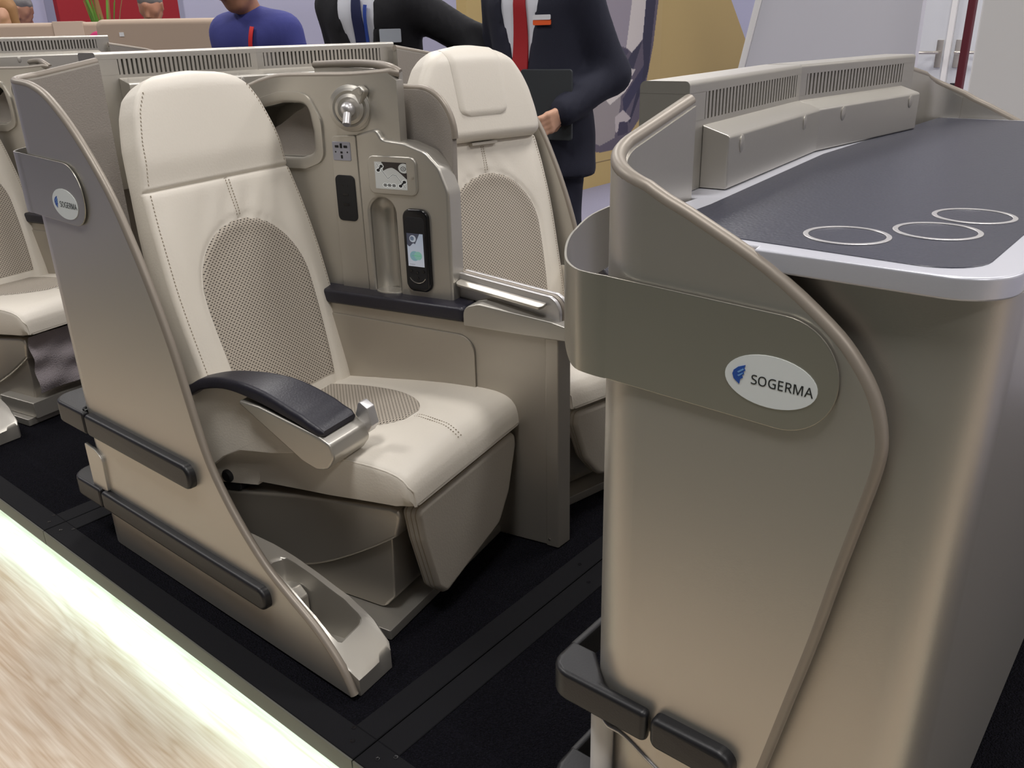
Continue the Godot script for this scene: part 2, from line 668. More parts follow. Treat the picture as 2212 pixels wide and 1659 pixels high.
func build_platform() -> void:
	var xs := [-5.09, -3.744, -2.40, -1.056, 0.288, 1.632]
	var names := ["black carpeted platform module farthest back along the row", "black carpeted platform module under the cut-off seat at the edge", "black carpeted platform module under the near cream seat", "black carpeted platform module under the bar counter unit", "black carpeted platform module past the bar counter unit"]
	for i in 5:
		var x0: float = xs[i]
		var x1: float = xs[i + 1]
		var t := thing("platform_module", names[i], "platform", Vector3(x0, FLOOR, -0.75), 0, "black carpeted platform modules")
		var w := x1 - x0 - 0.003
		var h := -FLOOR
		var d := 2.75
		var e := 0.062
		var b := MB.new()
		box(b, Vector3(e, h - 0.03, -d + e), Vector3(w - e, h - 0.003, -e))
		put(t, "carpet", b, M.carpet)
		for s in [[0.0, w, -e, 0.0], [0.0, w, -d, -d + e], [0.0, e, -d + e, -e], [w - e, w, -d + e, -e]]:
			b = MB.new()
			ext(b, plan([s[0], s[2], s[1], s[2], s[1], s[3], s[0], s[3]]), h - 0.03, h, PLAN, 0.0015, 1)
			put(t, "border_strip", b, M.platform_border)
		b = MB.new()
		box(b, Vector3(0, h - 0.048, -0.004), Vector3(w, h - 0.002, 0.004), 0.001)
		put(t, "fascia", b, M.fascia)
		for x in [0.04, w - 0.04]:
			for z in [-0.40, -d + 0.1]:
				b = MB.new()
				box(b, Vector3(x - 0.03, 0, z), Vector3(x + 0.03, h - 0.03, z + 0.06))
				put(t, "support_leg", b, M.black_matt)
		for q in [[0.035, -0.03], [0.06, -0.055], [w - 0.035, -0.03], [w - 0.06, -0.055], [0.03, -0.75], [w - 0.03, -0.8]]:
			b = MB.new()
			lathe(b, [0.0, h, 0.0055, h, 0.0055, h + 0.0006, 0.004, h + 0.001, 0.0015, h + 0.0004, 0.0, h + 0.0004], 10, Transform3D(Basis(), Vector3(q[0], 0, q[1])))
			put(t, "screw", b, M.black_gloss)
	var t2 := thing("led_strip", "glowing white led strip along the underside of the platform edge", "light strip", Vector3(-1.7, FLOOR + 0.085, -0.761))
	var b2 := MB.new()
	box(b2, Vector3(-3.4, 0.0, -0.006), Vector3(3.3, 0.006, 0.006))
	put(t2, "led_diffuser", b2, M.led_glow)
	var l := AreaLight3D.new()
	l.name = "led_light"
	l.area_size = Vector2(6.7, 0.012)
	l.light_color = Color(0.80, 0.97, 1.0)
	l.light_energy = 0.8
	l.shadow_enabled = true
	l.area_range = 8.0
	l.rotation_degrees.x = -90
	l.position = Vector3(-0.05, -0.001, 0)
	t2.add_child(l)

# ---------------------------------------------------------------- privacy shell
# Local x = 0 at the rear corner of the shell, z = 0 on its outer face; inwards is -z.
func shell(o: Node3D, prof: PackedVector2Array, rim: Array, depth: float, low := 0.0, inside: Material = null) -> void:
	# prof: front edge from the top of the rear corner down to the foot (x, y). rim: height of the top edge at the start of the corner and at the inner end
	var th := 0.018
	var r := 0.085
	# side plate from the end of the corner to the front edge
	var poly := PackedVector2Array()
	poly.append(Vector2(r - 0.02, low))
	poly.append(prof[prof.size() - 1])
	for i in prof.size() - 1:
		poly.append(prof[prof.size() - 2 - i])
	poly.append(Vector2(r - 0.02, prof[0].y))
	var clean := PackedVector2Array()
	for p in poly:
		if clean.is_empty() or clean[clean.size() - 1].distance_to(p) > 0.0005:
			clean.append(p)
	var b := MB.new()
	ext(b, clean, -th, 0.0, SIDE)
	put(o, "side_panel", b, M.champagne_paint)
	# corner and rear wall: a strip along the plan, outer face then inner face
	var path := PackedVector2Array()
	var inner := PackedVector2Array()
	for i in 13:
		var a := PI / 2 * i / 12.0
		path.append(Vector2(r - 0.02 - (r) * sin(a), -r + r * cos(a)))
		inner.append(Vector2(r - 0.02 - (r - th) * sin(a), -r + (r - th) * cos(a)))
	path.append(Vector2(-0.02, -depth))
	inner.append(Vector2(-0.02 + th, -depth))
	b = MB.new()
	var b2 := MB.new()
	var rings := []
	var tops := PackedVector3Array()
	for i in path.size():
		var f := float(i) / 12.0
		var y: float = lerpf(prof[0].y, rim[0], minf(f, 1.0)) if i < 13 else rim[1]
		rings.append(PackedVector3Array([Vector3(path[i].x, low, path[i].y), Vector3(path[i].x, y, path[i].y), Vector3(inner[i].x, y, inner[i].y), Vector3(inner[i].x, low, inner[i].y)]))
		tops.append(Vector3((path[i].x + inner[i].x) / 2, y, (path[i].y + inner[i].y) / 2))
	loft(b, rings)
	put(o, "rear_panel", b, M.champagne_paint)
	# lining inside the rear wall
	b = MB.new()
	rings = []
	for i in path.size():
		var d := (inner[i] - path[i]).normalized() * 0.002
		var q := inner[i] + d
		var y: float = rings.size() * 0.0 + tops[i].y - 0.006
		rings.append(PackedVector3Array([Vector3(inner[i].x, low, inner[i].y), Vector3(inner[i].x, y, inner[i].y), Vector3(q.x, y, q.y), Vector3(q.x, low, q.y)]))
	loft(b, rings)
	put(o, "lining", b, inside if inside != null else M.lining)
	# tubular rim
	b = MB.new()
	var line := PackedVector3Array()
	for i in tops.size():
		line.append(tops[tops.size() - 1 - i])
	for p in prof:
		var q := Vector3(p.x, p.y, -th / 2)
		if line[line.size() - 1].distance_to(q) > 0.006:
			line.append(q)
	tube(b, line, 0.0095, 12)
	put(o, "rim_trim", b, M.edge_trim, 60)

func bumper(o: Node3D, y0: float, y1: float, rear: float, split: float, front: float, slot: bool) -> void:
	# rear piece wraps the corner, front piece runs along the side
	var out := 0.02
	var b := MB.new()
	var h := y1 - y0
	var p := rounded(plan([split - 0.003, 0.0, split - 0.003, out, rear, out, rear, -0.30, rear + 0.05, -0.30, rear + 0.05, -0.13, -0.022, -0.09, 0.03, 0.0]), [0.004, 0.006, 0.055, 0.01, 0.004, 0.01, 0.03, 0.04], 6)
	if slot:
		# a long slot is left open between the outer rail and the shell
		p = rounded(plan([split - 0.003, 0.0, split - 0.003, out, rear, out, rear, -0.052, -0.0225, -0.052, 0.03, 0.0]), [0.009, 0.012, 0.05, 0.0, 0.0, 0.02], 6)
		ext(b, p, y0, y1, PLAN, 0.008, 3)
		ext(b, plan([rear, -0.045, rear + 0.014, -0.045, rear + 0.014, -0.30, rear, -0.30]), y0 + 0.001, y1 - 0.001, PLAN, 0.004, 2)
	else:
		ext(b, p, y0, y1, PLAN, 0.008, 3)
	put(o, "bumper", b, M.bumper_plastic)
	b = MB.new()
	var q := rounded(V([split + 0.003, y0, front, y0, front, y1, split + 0.003, y1]), [0.014, h * 0.42, h * 0.42, 0.014], 6)
	ext(b, q, -0.002, out, SIDE, 0.009, 3, false)
	put(o, "bumper", b, M.bumper_plastic)

func logo(o: Node3D, c: Vector3, w: float, turn: float) -> void:
	# oval sticker with the maker's name, on a face that looks towards +z
	var h := w * 0.565
	var p := PackedVector2Array()
	for i in 40:
		p.append(Vector2(cos(TAU * i / 40) * w / 2, sin(TAU * i / 40) * h / 2))
	var xf := Transform3D(Basis(Vector3(0, 0, 1), deg_to_rad(turn)), c)
	var b := MB.new()
	ext(b, p, 0.0, 0.0008, xf)
	var s := put(o, "logo_sticker", b, M.sticker)
	s.set_meta("label", "oval pale sticker reading SOGERMA beside a blue wing emblem")
	var tm := TextMesh.new()
	var f := SystemFont.new()
	f.font_names = PackedStringArray(["Droid Sans"])
	f.font_weight = 500
	tm.font = f
	tm.text = "SOGERMA"
	tm.font_size = 64
	tm.pixel_size = w * 0.165 / 46.0
	tm.depth = 0.0006
	tm.curve_step = 2.0
	var o2 := share(s, "lettering", tm, M.ink, xf * Transform3D(Basis(), Vector3(w * 0.125, -h * 0.02, 0.001)))
	var ab := tm.get_aabb()
	var want := w * 0.66
	if ab.size.x > 0.0:
		o2.scale = Vector3.ONE * (want / ab.size.x)
	# wing emblem
	var k := w * 0.2
	var e := Vector2(-w * 0.345, h * 0.03)
	b = MB.new()
	ext(b, shifted(V([0.15, -1.0, 0.2, -0.52, 0.46, -0.3, 0.36, -0.1, 0.56, 0.1, 0.46, 0.28, 0.66, 0.48, 0.52, 0.62, 0.62, 1.0, -0.1, 0.68, -0.5, 0.3, -0.62, -0.1, -0.45, -0.55]), e, k * 0.56), 0.0008, 0.0014, xf)
	put(s, "emblem", b, M.emblem_blue)
	b = MB.new()
	ext(b, shifted(V([-0.15, 0.2, 0.45, 0.66, 0.5, 0.5, 0.0, 0.1]), e, k * 0.56), 0.0009, 0.0016, xf)
	ext(b, shifted(V([-0.1, -0.15, 0.42, 0.22, 0.44, 0.1, 0.05, -0.25]), e, k * 0.56), 0.0009, 0.0016, xf)
	put(s, "emblem", b, M.emblem_light)

func shifted(p: PackedVector2Array, c: Vector2, k: float) -> PackedVector2Array:
	var o := PackedVector2Array()
	for q in p:
		o.append(c + q * k)
	return o

func band(o: Node3D, y0: float, y1: float, front: float) -> void:
	# metal band: springs from behind the shell, bends round its corner and lies on the side as a tongue
	var th := 0.003
	var out := 0.006
	var b := MB.new()
	var p := rounded(V([0.02, y0 + 0.012, front, y0 + 0.005, front, y1 - 0.01, 0.02, y1]), [0.0, 0.062, 0.085, 0.0], 12)
	ext(b, p, out - th, out, SIDE, 0.0012, 2)
	var path := spline(V([-0.225, -0.40, -0.205, -0.29, -0.165, -0.19, -0.135, -0.13, -0.10, -0.075, -0.065, -0.03, -0.03, -0.002, 0.0, out - th / 2, 0.021, out - th / 2]), 4)
	var rings := []
	for i in path.size():
		var d := (path[mini(i + 1, path.size() - 1)] - path[maxi(i - 1, 0)]).normalized()
		var n := Vector2(-d.y, d.x) * th / 2
		var drop := y0 + 0.012 + 0.03 * smoothstep(-0.03, -0.11, path[i].x)
		var q0 := path[i] + n
		var q1 := path[i] - n
		rings.append(PackedVector3Array([Vector3(q1.x, drop, q1.y), Vector3(q0.x, drop, q0.y), Vector3(q0.x, y1, q0.y), Vector3(q1.x, y1, q1.y)]))
	rings.reverse()
	loft(b, rings)
	var s := put(o, "name_band", b, M.champagne_band)
	s.set_meta("label", "champagne metal band wrapped round the shell corner")

# ---------------------------------------------------------------- rear cabinet with vent slots
# Local: x = 0 on the vent face at the ends, z = 0 in the middle, top of the middle at y = h
func cabinet(o: Node3D, h: float, bottom: float, slots := 31) -> void:
	var wid := 0.507
	var bend := 0.05
	for s: float in [1.0, -1.0]:
		# half frame: u runs from the middle outwards along z * s; n points forward
		var dir := Vector3(bend, 0, s * wid).normalized()
		var n := Vector3(0, 1, 0).cross(dir) * s
		var L := Vector2(bend, wid).length()
		var xf := Transform3D(n, Vector3.UP, n.cross(Vector3.UP), Vector3(-bend, h, 0))   # local z of xf runs along +dir when s = 1
		var z0 := 0.0 if s > 0 else -L
		var z1 := L if s > 0 else 0.0
		var body := MB.new()
		ext(body, rounded(V([-0.075, -0.017, 0.0, -0.017, 0.0, 0.0, -0.075, 0.0]), [0.0, 0.0, 0.007, 0.012], 5), z0, z1, xf)
		# end post beside the slots
		var e0 := L * 0.885 if s > 0 else -L
		var e1 := L if s > 0 else -L * 0.885
		ext(body, V([-0.075, -0.055, 0.0, -0.055, 0.0, -0.0165, -0.075, -0.0165]), e0, e1, xf)
		var m0 := 0.0 if s > 0 else -L * 0.045
		var m1 := L * 0.045 if s > 0 else 0.0
		ext(body, V([-0.03, -0.055, 0.0, -0.055, 0.0, -0.0165, -0.03, -0.0165]), m0, m1, xf)
		# rail under the slots and the back
		ext(body, V([-0.075, bottom - h, 0.0, bottom - h, 0.0, -0.0545, -0.075, -0.0545]), z0, z1, xf)
		put(o, "body", body, M.champagne_paint)
		var dark := MB.new()
		ext(dark, V([-0.075, -0.0546, -0.071, -0.0546, -0.071, -0.0169, -0.075, -0.0169]), m1 if s > 0 else e1, e0 if s > 0 else m0, xf)
		put(o, "rear_sheet", dark, M.champagne_paint)
		# slats
		var c0 := L * 0.045
		var c1 := L * 0.885
		var step := (c1 - c0) / (slots + 0.0)
		var sl := MB.new()
		box(sl, Vector3(-0.012, -0.0545, -step * 0.29), Vector3(-0.0003, -0.0168, step * 0.29), 0.0)
		var keep := mirror
		mirror = false
		var me := mesh_of(sl)
		mirror = keep
		for k in slots:
			share(o, "slat", me, M.champagne_paint, xf * Transform3D(Basis(), Vector3(0, 0, s * (c0 + step * (k + 0.5)))))
		# box below with a sloping ledge
		var bx := MB.new()
		var q0 := 0.0 if s > 0 else -L * 0.895
		var q1 := L * 0.895 if s > 0 else 0.0
		ext(bx, rounded(V([0.0, bottom - h - 0.0, 0.042, bottom - h - 0.0, 0.042, -0.076, 0.0, -0.0625]), [0.0, 0.004, 0.006, 0.0], 4), q0, q1, xf, 0.0025, 2)
		put(o, "ledge_box", bx, M.champagne_paint)
		for u in [0.19, 0.80]:
			var kn := MB.new()
			lathe(kn, [0.0, -0.001, 0.008, -0.001, 0.008, 0.0012, 0.0062, 0.0026, 0.0, 0.003], 16, xf * Transform3D(Basis(Vector3(0, -1.6, 0), Vector3(1, 0, 0), Vector3(0, 0, 1)), Vector3(0.042, -0.091, s * L * u)))
			put(o, "cover_cap", kn, M.champagne_paint)

# ---------------------------------------------------------------- seat
# Local: x forward, y up, z out to the aisle; x = 0 where the back meets the cushion
const BACK_W := [-0.03, 0.238, 0.03, 0.25, 0.15, 0.255, 0.35, 0.258, 0.5, 0.248, 0.59, 0.236, 0.69, 0.22, 0.76, 0.197, 0.80, 0.172, 0.825, 0.14, 0.84, 0.098, 0.848, 0.03]

func back_front(z: float, s: float, head: bool) -> float:
	var w := table(BACK_W, s)
	var q := clampf(z / maxf(w, 0.01), -1, 1)
	var x := 0.012 * (1.0 - q * q) + 0.010 * exp(-pow((absf(q) - 0.8) / 0.16, 2)) * smoothstep(0.62, 0.4, s)
	x -= 0.007 * exp(-pow((s - 0.588) / 0.0045, 2))
	x += 0.010 * smoothstep(0.59, 0.66, s)
	if s < 0.588 and s > 0.47:
		x -= 0.004 * exp(-pow(z / 0.0035, 2)) * smoothstep(0.47, 0.49, s)
	var m := mesh_half(s)
	if s < 0.5:
		var d := (absf(z) - m) if s < 0.30 else Vector2(z / 0.182, (s - 0.30) / 0.186).length() * 0.18 - 0.18
		x -= 0.005 * exp(-pow(d / 0.006, 2))
		x -= 0.004 * smoothstep(0.0, -0.05, d)
	if s > 0.80:
		var k := clampf((s - 0.80) / 0.049, 0, 1)
		x -= 0.045 * (1.0 - sqrt(maxf(0.0, 1.0 - k * k)))
	# soft creases that run out from the insert
	x += 0.0016 * sin(z * 90.0 + s * 40.0) * exp(-pow((s - 0.52) / 0.05, 2)) * exp(-pow(z / 0.12, 2))
	return x

func mesh_half(s: float) -> float:
	if s > 0.30:
		return 0.182 * sqrt(maxf(0.0, 1.0 - pow((s - 0.30) / 0.186, 2)))
	return 0.182 - 0.018 * pow((0.30 - s) / 0.28, 2)

func seat_back(o: Node3D, m_leather: Material) -> void:
	var piv := Node3D.new()
	piv.name = "backrest"
	o.add_child(piv, true)
	piv.position = Vector3(0, 0.405, 0)
	piv.rotation_degrees.z = 14.0
	var ss := PackedFloat32Array()
	var s := -0.03
	while s < 0.846:
		ss.append(s)
		s += 0.0035 if absf(s - 0.588) < 0.016 else (0.006 if s > 0.79 else 0.012)
	ss.append(0.847)
	var rings := []
	for q in ss:
		var w := table(BACK_W, q)
		var rf := minf(0.013, w * 0.5)
		var D := lerpf(0.105, 0.070, smoothstep(0.1, 0.7, q))
		if q > 0.79:
			D -= 0.035 * pow((q - 0.79) / 0.057, 2)
		var ring := PackedVector3Array()
		var nf := 56
		for i in nf + 1:
			var z := lerpf(w - rf, -(w - rf), float(i) / nf)
			ring.append(Vector3(back_front(z, q, false), q, z))
		var xe := back_front(w - rf, q, false)
		for i in 5:
			var a := PI / 2 * (i + 1) / 6.0
			ring.append(Vector3(xe - rf + rf * cos(a), q, -(w - rf) - rf * sin(a)))
		ring.append(Vector3(xe - rf, q, -w))
		ring.append(Vector3(-D * 0.6, q, -w + 0.002))
		ring.append(Vector3(-D, q, -w * 0.93))
		ring.append(Vector3(-D, q, 0))
		ring.append(Vector3(-D, q, w * 0.93))
		ring.append(Vector3(-D * 0.6, q, w - 0.002))
		ring.append(Vector3(xe - rf, q, w))
		for i in 5:
			var a := PI / 2 * (5 - i) / 6.0
			ring.append(Vector3(xe - rf + rf * cos(a), q, (w - rf) + rf * sin(a)))
		rings.append(ring)
	var b := MB.new()
	loft(b, rings)
	put(piv, "upholstery", b, m_leather, 50)
	# perforated insert
	b = MB.new()
	grid(b, 40, 44, func(u: float, v: float):
		var y := 0.02 + v * 0.464
		var z: float = (0.5 - u) * 2.0 * mesh_half(y) * 0.985
		return [Vector3(back_front(z, y, false) + 0.0016, y, z), Vector2(z / 0.012, y / 0.0105)])
	put(piv, "mesh_insert", b, M.mesh_fabric, 60)
	# stitches beside the edge seams, a row of short threads
	b = MB.new()
	for side: float in [1.0, -1.0]:
		var y := 0.05
		while y < 0.80:
			if absf(y - 0.588) > 0.008:
				var w := table(BACK_W, y) - 0.0135
				var x := back_front(w * side, y, false)
				box(b, Vector3(x - 0.001, y, w * side - 0.0008), Vector3(x + 0.0012, y + 0.0045, w * side + 0.0008))
			y += 0.0085
	for z in [0.005, -0.005]:
		var y := 0.495
		while y < 0.58:
			var x := back_front(z, y, false)
			box(b, Vector3(x - 0.001, y, z - 0.0006), Vector3(x + 0.0008, y + 0.0035, z + 0.0006))
			y += 0.007
	var st := put(piv, "stitching", b, M.thread)
	st.set_meta("kind", "stuff")

const CUSH_T := [-0.08, 0.375, 0.0, 0.392, 0.1, 0.404, 0.3, 0.424, 0.42, 0.430, 0.48, 0.428, 0.51, 0.4215, 0.528, 0.411, 0.540, 0.395, 0.546, 0.374, 0.548, 0.352]
const CUSH_B := [-0.08, 0.275, 0.0, 0.283, 0.3, 0.312, 0.5, 0.336, 0.548, 0.346]

func cushion_top(x: float, z: float) -> float:
	var w := 0.245
	var q := clampf(z / w, -1, 1)
	var y := table(CUSH_T, x) + 0.011 * (1.0 - q * q) * smoothstep(0.548, 0.48, x)
	var d := Vector2((x - 0.10) / 0.285, z / 0.15).length() * 0.15 - 0.15
	y -= 0.004 * exp(-pow(d / 0.006, 2))
	y -= 0.003 * smoothstep(0.0, -0.05, d)
	if x > 0.385:
		y -= 0.0035 * exp(-pow((z - 0.02 * sin((x - 0.38) * 8.0)) / 0.003, 2)) * smoothstep(0.385, 0.41, x)
	return y

func seat_cushion(o: Node3D, m_leather: Material) -> void:
	var b := MB.new()
	var rings := []
	var x := -0.08
	while x < 0.5481:
		var w := 0.238 + 0.012 * smoothstep(0.0, 0.5, x)
		if x > 0.53:
			w -= 0.010 * pow((x - 0.53) / 0.018, 2)
		var lo := table(CUSH_B, x)
		var ring := PackedVector3Array()
		var te := cushion_top(x, w)
		var r := minf(0.018, (te - lo) * 0.3)
		for i in 49:
			var z := lerpf(-(w - r), w - r, i / 48.0)
			ring.append(Vector3(x, cushion_top(x, z), z))
		var ye := cushion_top(x, w - r)
		for i in 5:
			var a := PI / 2 * (i + 1) / 5.0
			ring.append(Vector3(x, ye - r + r * cos(a), w - r + r * sin(a)))
		ring.append(Vector3(x, lerpf(lo, ye, 0.45), w + 0.004))
		ring.append(Vector3(x, lo + 0.006, w - 0.003))
		ring.append(Vector3(x, lo, w - 0.015))
		ring.append(Vector3(x, lo, -w + 0.015))
		ring.append(Vector3(x, lo + 0.006, -w + 0.003))
		ring.append(Vector3(x, lerpf(lo, ye, 0.45), -w - 0.004))
		for i in 5:
			var a := PI / 2 * (5 - i) / 5.0
			ring.append(Vector3(x, ye - r + r * cos(a), -(w - r) - r * sin(a)))
		rings.append(ring)
		x += 0.012 if x < 0.47 else (0.005 if x < 0.53 else 0.00225)
	loft(b, rings)
	var c := put(o, "seat_cushion", b, m_leather, 50)
	b = MB.new()
	grid(b, 36, 30, func(u: float, v: float):
		var xx := 0.012 + v * 0.368
		var hw := 0.15 * sqrt(maxf(0.0, 1.0 - pow((xx - 0.10) / 0.284, 2)))
		var z: float = (u - 0.5) * 2.0 * hw * 0.985
		return [Vector3(xx, cushion_top(xx, z) + 0.0016, z), Vector2(z / 0.012, xx / 0.0105)], 1.0, true)
	put(c, "mesh_insert", b, M.mesh_fabric, 60)
	# piped seams round the top edge and the front corners
	for s: float in [1.0, -1.0]:
		b = MB.new()
		var line := PackedVector3Array()
		for k in 40:
			var xx := lerpf(0.02, 0.535, k / 39.0)
			var w := 0.238 + 0.012 * smoothstep(0.0, 0.5, xx) - 0.005
			line.append(Vector3(xx, cushion_top(xx, w) - 0.006, s * (w + 0.0005)))
		line.append(Vector3(0.545, 0.385, s * 0.240))
		line.append(Vector3(0.547, 0.348, s * 0.237))
		tube(b, line, 0.0022, 6)
		put(c, "piping", b, m_leather, 60)
	b = MB.new()
	for zz in [0.006, -0.006]:
		var xx := 0.39
		while xx < 0.53:
			var z: float = zz + 0.02 * sin((xx - 0.38) * 8.0)
			box(b, Vector3(xx, cushion_top(xx, z) - 0.001, z - 0.0006), Vector3(xx + 0.0035, cushion_top(xx, z) + 0.0008, z + 0.0006))
			xx += 0.007
	var st := put(c, "stitching", b, M.thread)
	st.set_meta("kind", "stuff")

func seat_lower(o: Node3D, m_leather: Material, with_rest: bool) -> void:
	var b: MB
	if with_rest:
		b = MB.new()
		var p := rounded(V([-0.229, 0.328, 0.220, 0.328, 0.224, 0.292, 0.182, 0.172, 0.128, 0.104, -0.136, 0.053, -0.170, 0.090, -0.214, 0.245]), [0.016, 0.016, 0.03, 0.05, 0.04, 0.03, 0.03, 0.05], 6)
		ext(b, p, 0.496, 0.544, FRONT, 0.012, 4)
		var rest := put(o, "leg_rest", b, M.leather_taupe, 50)
		for xx in [0.508, 0.521, 0.533]:
			b = MB.new()
			var line := PackedVector3Array()
			for q in inset(p, -0.0004 if xx < 0.5 else 0.0):
				line.append(Vector3(xx, q.y, -q.x))
			tube(b, line, 0.0012, 5, true)
			put(rest, "piping", b, M.thread, 60)
	else:
		b = MB.new()
		grid(b, 20, 16, func(u: float, v: float):
			var z: float = (u - 0.5) * 0.46
			var y := 0.115 + v * 0.215
			return [Vector3(0.512 + 0.005 * sin(z * 31.0 + y * 55.0) + 0.004 * sin(y * 70.0 - z * 14.0), y, z), Vector2(u, v)], 1.0, true)
		put(o, "cloth_skirt", b, M.grey_cloth, 60)
	# side cover with its bowed lower edge
	b = MB.new()
	var cov := spline(V([0.490, 0.318, 0.497, 0.30, 0.487, 0.262, 0.468, 0.238, 0.342, 0.157, 0.22, 0.095, 0.10, 0.062, 0.0, 0.075, -0.06, 0.12]), 4)
	var poly := PackedVector2Array([Vector2(-0.06, 0.235), Vector2(0.19, 0.284), Vector2(0.47, 0.322)])
	poly.append_array(cov)
	ext(b, poly, -0.235, 0.235, SIDE, 0.008, 3)
	put(o, "base_cover", b, M.champagne_dark)
	b = MB.new()
	ext(b, rounded(V([0.10, 0.028, 0.42, 0.028, 0.455, 0.07, 0.462, 0.24, 0.05, 0.12]), [0.01, 0.03, 0.03, 0.0, 0.0], 5), -0.215, 0.222, SIDE, 0.006, 2)
	put(o, "pedestal", b, M.champagne_dark)
	b = MB.new()
	ext(b, rounded(plan([-0.30, 0.265, 0.482, 0.285, 0.482, -0.24, -0.30, -0.24]), [0.004], 3), 0.0, 0.026, PLAN, 0.002, 2)
	put(o, "floor_plate", b, M.champagne_paint)
	# recline pivot beside the cushion
	b = MB.new()
	ext(b, rounded(V([-0.10, 0.24, 0.01, 0.25, 0.015, 0.30, -0.02, 0.345, -0.10, 0.36]), [0.01], 4), 0.17, 0.236, SIDE, 0.003, 2)
	lathe(b, [0.0, 0.236, 0.017, 0.236, 0.017, 0.246, 0.013, 0.25, 0.0, 0.25], 18, Transform3D(Basis(Vector3(1, 0, 0), Vector3(0, 0, 1), Vector3(0, -1, 0)), Vector3(-0.02, 0.29, 0)))
	put(o, "recline_pivot", b, M.black_matt)
	b = MB.new()
	ext(b, V([-0.06, 0.262, 0.075, 0.285, 0.115, 0.375, 0.05, 0.388, -0.06, 0.372]), 0.205, 0.2405, SIDE, 0.004, 2)
	put(o, "side_flap", b, m_leather)

func seat_arm(o: Node3D) -> void:
	var a := Node3D.new()
	a.name = "armrest"
	o.add_child(a, true)
	var b := MB.new()
	# the pad widens towards its front end
	var rings := []
	for k in 40:
		var f := k / 39.0
		var x := lerpf(-0.045, 0.372, f)
		var yt := table([-0.045, 0.548, 0.02, 0.581, 0.096, 0.597, 0.204, 0.588, 0.316, 0.551, 0.372, 0.528], x)
		var yb := table([-0.045, 0.520, 0.02, 0.555, 0.10, 0.571, 0.198, 0.558, 0.30, 0.530, 0.372, 0.506], x)
		var zi := lerpf(0.272, 0.196, smoothstep(-0.02, 0.30, x))
		var zo := 0.315
		var e := 0.007 * (1.0 - smoothstep(0.36, 0.372, x)) + 0.002
		if k == 39:
			yt -= 0.006
			yb += 0.004
			zi += 0.006
			zo -= 0.006
		var sec := rounded(V([yb, zi, yt, zi, yt, zo, yb, zo]), [0.006, 0.012, 0.012, 0.006], 4)
		var ring := PackedVector3Array()
		for q in sec:
			ring.append(Vector3(x, q.x, q.y))
		rings.append(ring)
	loft(b, rings)
	put(a, "arm_pad", b, M.black_leather, 45)
	b = MB.new()
	ext(b, rounded(V([0.122, 0.556, 0.200, 0.549, 0.362, 0.511, 0.392, 0.497, 0.400, 0.465, 0.378, 0.436, 0.345, 0.428, 0.308, 0.440]), [0.006, 0.0, 0.0, 0.012, 0.02, 0.02, 0.02, 0.02], 4), 0.190, 0.316, SIDE, 0.005, 3)
	put(a, "arm_end", b, M.champagne_paint)
	b = MB.new()
	ext(b, rounded(V([0.366, 0.515, 0.378, 0.550, 0.402, 0.535, 0.412, 0.495, 0.395, 0.47]), [0.006], 3), 0.168, 0.196, SIDE, 0.004, 2)
	put(a, "release_lever", b, M.silver_paint)
	b = MB.new()
	ext(b, rounded(V([-0.07, 0.30, -0.07, 0.535, 0.02, 0.56, 0.10, 0.574, 0.20, 0.556, 0.30, 0.526, 0.31, 0.445, 0.18, 0.415, 0.08, 0.40, 0.02, 0.37]), [0.004, 0.004, 0.02, 0.03, 0.03, 0.004, 0.02, 0.02, 0.03, 0.03], 4), 0.258, 0.282, SIDE, 0.003, 2)
	put(a, "arm_panel", b, M.leather)

const HEAD_W := [0.585, 0.222, 0.60, 0.234, 0.64, 0.236, 0.73, 0.217, 0.776, 0.197, 0.822, 0.168, 0.85, 0.138, 0.866, 0.105, 0.874, 0.05]

